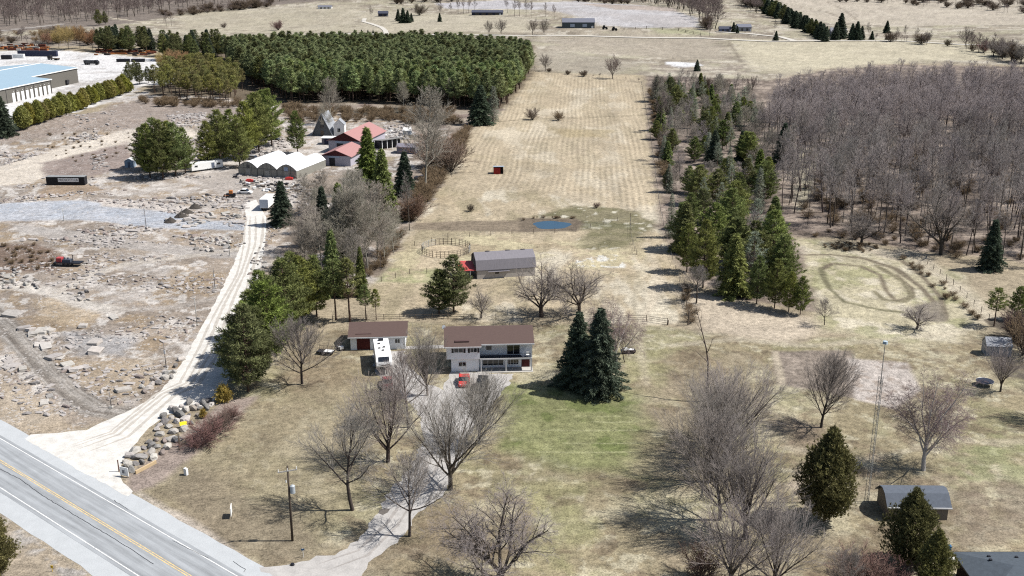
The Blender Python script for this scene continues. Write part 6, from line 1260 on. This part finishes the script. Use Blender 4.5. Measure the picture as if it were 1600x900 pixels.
pile('pale and coloured pallets and pots scattered in front of the greenhouses', [(362, 276), (400, 282), (490, 290), (500, 275), (470, 300), (420, 300), (380, 292)], 110, (whitep, concrete, black, M('garden centre grey', lin(120, 118, 120, .5)), wood_), (.8, .5, .6), 3, 'nursery_stock', 'nursery stock')
pile('white and grey goods laid out behind the greenhouses', [(590, 205), (620, 200), (640, 215), (610, 222)], 50, (whitep, concrete, MATS['garden centre grey']), (1, .6, .4), 4, 'nursery_stock', 'nursery stock')
for x, b, c_, lb in [(390, 284, red, 'small red bundle left in front of the greenhouses'), (452, 281, red, 'red bundle at the foot of the rightmost greenhouse'), (402, 260, orange, 'x')][:2]:
    q = P(x, b); o = MB().box(-1.2, 1.2, -.5, .5, 0, .7).box(-.8, .6, -.4, .3, .7, .95).build('red_bundle', c_, bevel=.06); o.location = q; tag(o, lb, 'bundle')
q = P(361, 308); o = thing('skid_loader', 'small black and orange loader among the stones', 'loader', q, R(190)); MB().box(-1.4, 1.4, -.8, .8, .4, 1.1).build('body', black, o, .05); MB().box(-.6, .5, -.7, .7, 1.1, 2.1).build('cab', orange, o, .05); MB().prism([(1.8, .1), (2.5, .1), (1.9, .9)], -.9, .9, 'y').build('bucket', MATS['dark scrap'], o)
MB().box(.5, 2.0, -.95, -.85, .6, .8).box(.5, 2.0, .85, .95, .6, .8).build('lift_arm', orange, o)
for x in (-.8, .8):
    for s_ in (-1, 1): MB().tube((x, s_ * 1.0, .4), (x, s_ * .8, .4), .4, None, 12).build('wheel', rubber, o)
def wreck(label, x, b, m_, a, kind='suv'): q = P(x, b); car('yard_car', label, 'car', q, R(a), m_, kind, 4.4, 1.8, 1.5)
wreck('dark car parked left of the bushy pine by the greenhouses', 437, 220, MATS['black car paint'], 80); wreck('silver car beside the row of pines', 405, 250, M('silver car paint', lin(190, 192, 196, .5), .3), 70)
wreck('white car right of the yard stones, left of the white box truck', 394, 303, whitep, 85, 'sedan'); wreck('dark red car among the yard goods behind the row of pines', 388, 238, M('dark red car paint', (.10, .02, .02), .3), 85, 'sedan')
wreck('dark grey pickup on the stony ground right of the hedge strip', 668, 282, MATS['grey blue machinery'], 70, 'pickup')
# ---- far houses
def farhouse(label, px, py, wpx, hpx, wallm, roofm, axis='x', name='farmhouse', cat='house', a=0, dpt=None, win=2):
    p = P(px, py); k = mpp(p); wd = wpx * k; hh = max(2.4, hpx * k * .62); rz_ = hh * .55; d_ = dpt or wd * .45; o = thing(name, label, cat, (p.x, p.y, p.z - .3), R(a))
    gable_walls(o, 0, wd, 0, d_, 0, hh, hh + rz_, wallm, axis); gable(o, 0, wd, 0, d_, hh + .04, hh + rz_ + .05, roofm, .4, .2, axis=axis)
    for i in range(win): x = wd * (i + .8) / (win + .6); MB().box(x - wd * .07, x + wd * .07, -.15, -.02, hh * .25, hh * .75).build('window', dglass if wallm is not gbarn else M('pale blue garage door', lin(200, 215, 235, .5)), o)
    MB().box(wd * .9, wd * .96, -.12, -.02, 0, 2.1).build('door', whitep, o); return o
gbarn = M('green grey steel siding', lin(92, 104, 110, .5), .6, .05, 1); groof = M('grey steel roof', lin(140, 142, 154, .5), .5, .06, 1); nav = M('navy siding', lin(58, 62, 84, .5)); nroof = M('dark slate roof', lin(86, 90, 108, .5))
farhouse('green-grey steel barn with two pale doors on the far fields', 879, 44, 50, 15, gbarn, groof, name='steel_barn', cat='barn', dpt=14)
farhouse('long low dark house among far bare trees left of the steel barn', 737, 24, 48, 8, nav, nroof, a=-3, dpt=12, win=4)
farhouse('small dark house beside three far evergreens', 591, 26, 15, 9, nav, nroof, win=1); farhouse('small white farm building on the far hill at the top', 497, 14, 21, 5, whitep, groof, name='white_farm_shed', cat='farm building', win=3)
farhouse('small dark blue house on the far lane right of the grey field', 1124, 50, 18, 9, M('blue grey siding', lin(110, 120, 150, .5)), nroof); farhouse('pale roofed building right of the small dark blue house', 1153, 49, 21, 11, M('pale grey siding', lin(186, 188, 196, .5)), groof, name='pale_farm_shed', cat='farm building', dpt=12); farhouse('pale house among the dark conifers at the end of the far windbreak', 1298, 57, 24, 14, MATS['pale grey siding'], groof)
for x, b, lb in [(945, 46, 'dark tractor beside the far green-grey barn'), (960, 48, 'dark implement right of the far tractor')]:
    q = P(x, b); o = thing('farm_machine', lb, 'farm machine', q); MB().box(-2, 2, -1, 1, .8, 2).box(-1.6, .2, -.9, .9, 2, 3.3).build('body', black, o)
    for xx in (-1.3, 1.5):
        for s_ in (-1, 1): MB().tube((xx, s_ * 1.2, .9), (xx, s_ * .9, .9), .9, None, 10).build('wheel', rubber, o)
# ================================================================== STONES
stone = M('pale limestone', lin(206, 200, 192, .52), .9, .22, 1.2, .04, .35); stone2 = M('pinkish granite', lin(172, 160, 150, .5), .9, .25, 1.5, .04, .3); stone3 = M('grey fieldstone', lin(160, 156, 152, .5), .9, .25, 1.5, .04, .5)
import bmesh
def rock(seed, slab=False):
    rnd = random.Random(seed); bm = bmesh.new(); bmesh.ops.create_icosphere(bm, subdivisions=2 if not slab else 1, radius=1) if not slab else bmesh.ops.create_cube(bm, size=2)
    if slab: bmesh.ops.bevel(bm, geom=bm.edges[:], offset=.12, segments=1, affect='EDGES')
    pl_ = [(Vector((rnd.gauss(0, 1), rnd.gauss(0, 1), rnd.gauss(0, .7))).normalized(), rnd.uniform(.55, .85)) for _ in range(9)]
    for v in bm.verts:
        if not slab:
            for nrm, d in pl_:
                k = v.co.dot(nrm)
                if k > d: v.co -= nrm * (k - d)
        v.co += Vector((rnd.gauss(0, .03 if not slab else .06), rnd.gauss(0, .03 if not slab else .06), rnd.gauss(0, .03)))
    for v in bm.verts: v.co.z = max(v.co.z, -.5) if not slab else v.co.z
    me = bpy.data.meshes.new('rock'); bm.to_mesh(me); bm.free(); return me
RK = [rock(i) for i in range(6)]; SL = [rock(20 + i, True) for i in range(4)]
for i, me in enumerate(RK): me.materials.append((stone, stone2, stone3, stone, stone3, stone)[i])
for i, me in enumerate(SL): me.materials.append(stone)
rr = random.Random(8)
def put_rock(x, y, s, slab, label, group, z=0):
    me = rr.choice(SL if slab else RK); o = bpy.data.objects.new('stone_slab' if slab else 'boulder', me); col.objects.link(o)
    sx, sy, sz = (s * rr.uniform(.8, 1.4), s * rr.uniform(.6, 1.0), s * (rr.uniform(.18, .3) if slab else rr.uniform(.55, .85)))
    o.scale = (sx, sy, sz); o.rotation_euler = (rr.gauss(0, .12), rr.gauss(0, .12), rr.uniform(0, 6.28)); o.location = (x, y, float(H(x, y)) + z + sz * (.75 if slab else .35))
    tag(o, label, 'slab' if slab else 'boulder', group); return o
# the row of big rocks along the lane
row = [(196, 722), (203, 714), (200, 728), (212, 706), (218, 716), (212, 726), (224, 702), (228, 712), (222, 724), (236, 708), (238, 698), (232, 692), (246, 700), (244, 688), (250, 680), (258, 690), (262, 700), (268, 688), (250, 665), (258, 660), (264, 668), (272, 676), (278, 690), (256, 652), (268, 654), (276, 660), (282, 650), (276, 645), (290, 642), (296, 650), (302, 640), (290, 656), (308, 634), (314, 640), (318, 630), (326, 628), (284, 636), (296, 630), (206, 735), (240, 716), (254, 708), (300, 662), (310, 650), (322, 638), (288, 672), (270, 640), (330, 634), (246, 672)]
for x, b in row: p = P(x, b); put_rock(p.x, p.y, rr.uniform(.55, 1.05), False, 'big pale rock in the row along the right side of the gravel lane', 'rocks along the lane mouth')
p = P(238, 697); 
for x, b, s in ((283, 563, .8), (258, 592, 1), (268, 590, .8), (248, 600, .9), (232, 608, .9), (226, 613, .8), (238, 602, .7), (218, 625, .5), (262, 584, .9), (272, 582, .7), (275, 573, .7), (222, 606, .8), (240, 595, .6)):
    p = P(x, b); put_rock(p.x, p.y, s, False, 'rock in the short row along the left side of the gravel lane', 'rocks on the left side of the lane')
for x, b, s in ((20, 493, 1.3), (28, 492, 1.1), (38, 514, 1.2), (52, 522, 1.2), (66, 519, 1.3), (78, 518, 1.2), (48, 516, .9), (148, 537, 1.4), (150, 550, 1.2), (60, 540, .9), (72, 543, 1.1), (85, 559, 1.2), (95, 560, .9), (106, 570, 1.0), (115, 579, 1.1), (122, 577, .8), (192, 610, 1.1), (178, 497, .9), (130, 510, 1.1), (15, 568, .8), (22, 573, 1.0), (36, 578, .9), (10, 575, .8), (70, 630, .8), (78, 620, .8)):
    p = P(x, b); put_rock(p.x, p.y, s, True, 'flat pale stone slab lying on the bare ground by the muddy track', 'slabs by the muddy track')
yard = [([(395, 400), (412, 380), (418, 440), (388, 490), (385, 470)], 46, 'boulder in the rough band on the right side of the gravel lane', 'boulders right of the lane', .45, .0),
        ([(300, 370), (385, 365), (382, 385), (350, 400), (300, 395)], 55, 'boulder in the dense patch left of the upper lane', 'boulders left of the upper lane', .55, .3),
        ([(0, 425), (30, 422), (65, 440), (60, 452), (0, 450)], 48, 'pale boulder in the pile at the left edge', 'boulders in the left edge pile', .6, .2),
        ([(80, 450), (130, 446), (160, 470), (120, 472)], 22, 'pale boulder in the heap below the flatbed trailer', 'boulders below the flatbed trailer', .5, .3),
        ([(255, 345), (310, 335), (380, 320), (380, 345), (300, 358)], 30, 'stone slab stacked between the gravel strip and the lane', 'slabs at the end of the gravel strip', .8, .9)]
tot = 0
for poly, n, lb, g_, s_, sf in yard:
    pts = scatter(poly, .95, n, .5); rr.shuffle(pts)
    for x, y in pts[:n]: put_rock(x, y, s_ * rr.uniform(.6, 1.5), rr.random() < sf, lb, g_)
# smaller stones everywhere in the yard: too many to count
def rubble(name, label, items):
    root = None; G = {}
    for me, x, y, sc, rot in items:
        g = G.setdefault(me.name, [me, []]); g[1].append((x, y, sc, rot))
    Vs, Fs, Ms, n0 = [], [], [], 0; mats = [stone, stone2, stone3]; faces = []; verts = []
    for me, lst in G.values():
        V = np.array([v.co[:] for v in me.vertices]); F_ = [tuple(p.vertices) for p in me.polygons]; mi = mats.index(me.materials[0])
        for x, y, sc, rot in lst:
            W_ = V * sc; c, s_ = math.cos(rot), math.sin(rot); W_ = np.stack([W_[:, 0] * c - W_[:, 1] * s_ + x, W_[:, 0] * s_ + W_[:, 1] * c + y, W_[:, 2] + float(H(x, y)) + sc[2] * .3], 1)
            verts.append(W_); faces += [tuple(i + n0 for i in f) for f in F_]; Ms += [mi] * len(F_); n0 += len(W_)
    me = bpy.data.meshes.new(name); me.from_pydata(np.concatenate(verts), [], faces)
    for m_ in mats: me.materials.append(m_)
    me.polygons.foreach_set('material_index', Ms); o = meshobj(name, me); tag(o, label, 'rubble', kind='stuff'); return o
yp_ = scatter([(-30, 215), (60, 195), (200, 160), (330, 175), (400, 200), (395, 290), (385, 345), (372, 400), (340, 460), (300, 520), (255, 590), (200, 630), (130, 640), (60, 660), (-40, 600), (-40, 400)], 1.55, 77, .6)
LANES = [[(-100, 250), (0, 262), (100, 228), (190, 205), (300, 200), (320, 215), (215, 222), (110, 245), (60, 285), (-100, 300)], [(-100, 330), (0, 318), (130, 312), (250, 330), (330, 345), (380, 360), (260, 358), (140, 345), (0, 345), (-100, 350)], [(-60, 440), (60, 445), (180, 478), (180, 492), (60, 465), (-60, 460)], [(0, 505), (30, 515), (110, 600), (185, 640), (165, 655), (100, 620), (0, 540), (-60, 450)], [(70, 270), (140, 270), (140, 300), (70, 300)], [(85, 400), (135, 400), (135, 420), (85, 422)], [(295, 255), (355, 255), (355, 275), (295, 275)]]
LW_ = [[tuple(P(*q)[:2]) for q in l] for l in LANES]; it = []
for x, y in yp_:
    d = fbm(np.array([x * .42]), np.array([y]), 9, 3, 66)[0]
    if any(inside(l, x, y) for l in LW_): continue
    if (y > 415 and abs(x + 172) < 110 and rr.random() < .85) or d < .535 or rr.random() > (d - .5) * 12: continue
    slab = rr.random() < .30; s_ = rr.uniform(.18, .50) * (1 + (y > 265) * .35) * (1.6 if rr.random() < .07 else 1)
    it.append((rr.choice(SL if slab else RK), x, y, np.array([s_ * rr.uniform(.9, 1.9), s_ * rr.uniform(.6, 1), s_ * (.3 if slab else .6)]), rr.uniform(0, 6.28)))
for poly in ([(395, 215), (440, 205), (470, 290), (500, 300), (470, 340), (430, 300), (400, 280)], [(100, 215), (150, 205), (160, 215), (130, 225)], [(140, 245), (165, 240), (170, 262), (145, 268)], [(260, 180), (320, 175), (320, 200), (270, 200)], [(600, 195), (640, 195), (650, 215), (600, 225)], [(660, 265), (690, 262), (690, 275), (660, 290)]):
    for x, y in scatter(poly, 1.5, len(it), .6):
        if rr.random() < .55: s_ = rr.uniform(.3, .8); it.append((rr.choice(RK + SL), x, y, np.array([s_ * 1.3, s_ * .8, s_ * .5]), rr.uniform(0, 6.28)))
for x, y in scatter([(388, 480), (420, 380), (440, 360), (450, 330), (420, 345), (408, 400), (380, 490), (350, 560), (358, 560)], 1.1, 5, .6):
    if rr.random() < .7: s_ = rr.uniform(.2, .45); it.append((rr.choice(RK), x, y, np.array([s_ * 1.3, s_ * .8, s_ * .7]), rr.uniform(0, 6.28)))
print('rubble', len(it)); rubble('rubble', 'loose pale stones and slabs strewn over the stone yard', it)
for x, b, lb in [(305, 325, 'dark conical heap of soil nearest the top of the gravel strip'), (292, 333, 'dark heap of soil, second from the right in the row of four'), (283, 339, 'dark heap of soil, third from the right in the row of four'), (267, 347, 'dark heap of soil at the left end of the row of four')]:
    p = P(x, b); bm = bmesh.new(); bmesh.ops.create_icosphere(bm, subdivisions=3, radius=1)
    for v in bm.verts: v.co.z = max(0, 1 - math.hypot(v.co.x, v.co.y)) * 1.2 if v.co.z > 0 else -.05; v.co += Vector((rr.gauss(0, .04), rr.gauss(0, .04), 0))
    me = bpy.data.meshes.new('soil_heap'); bm.to_mesh(me); bm.free(); me.materials.append(M('dark soil', lin(88, 82, 76, .5), .95, .2, 2, .05)); o = meshobj('soil_heap', me); o.location = p; o.scale = (2.0, 1.6, 1.3); tag(o, lb, 'soil heap', 'row of dark soil heaps')
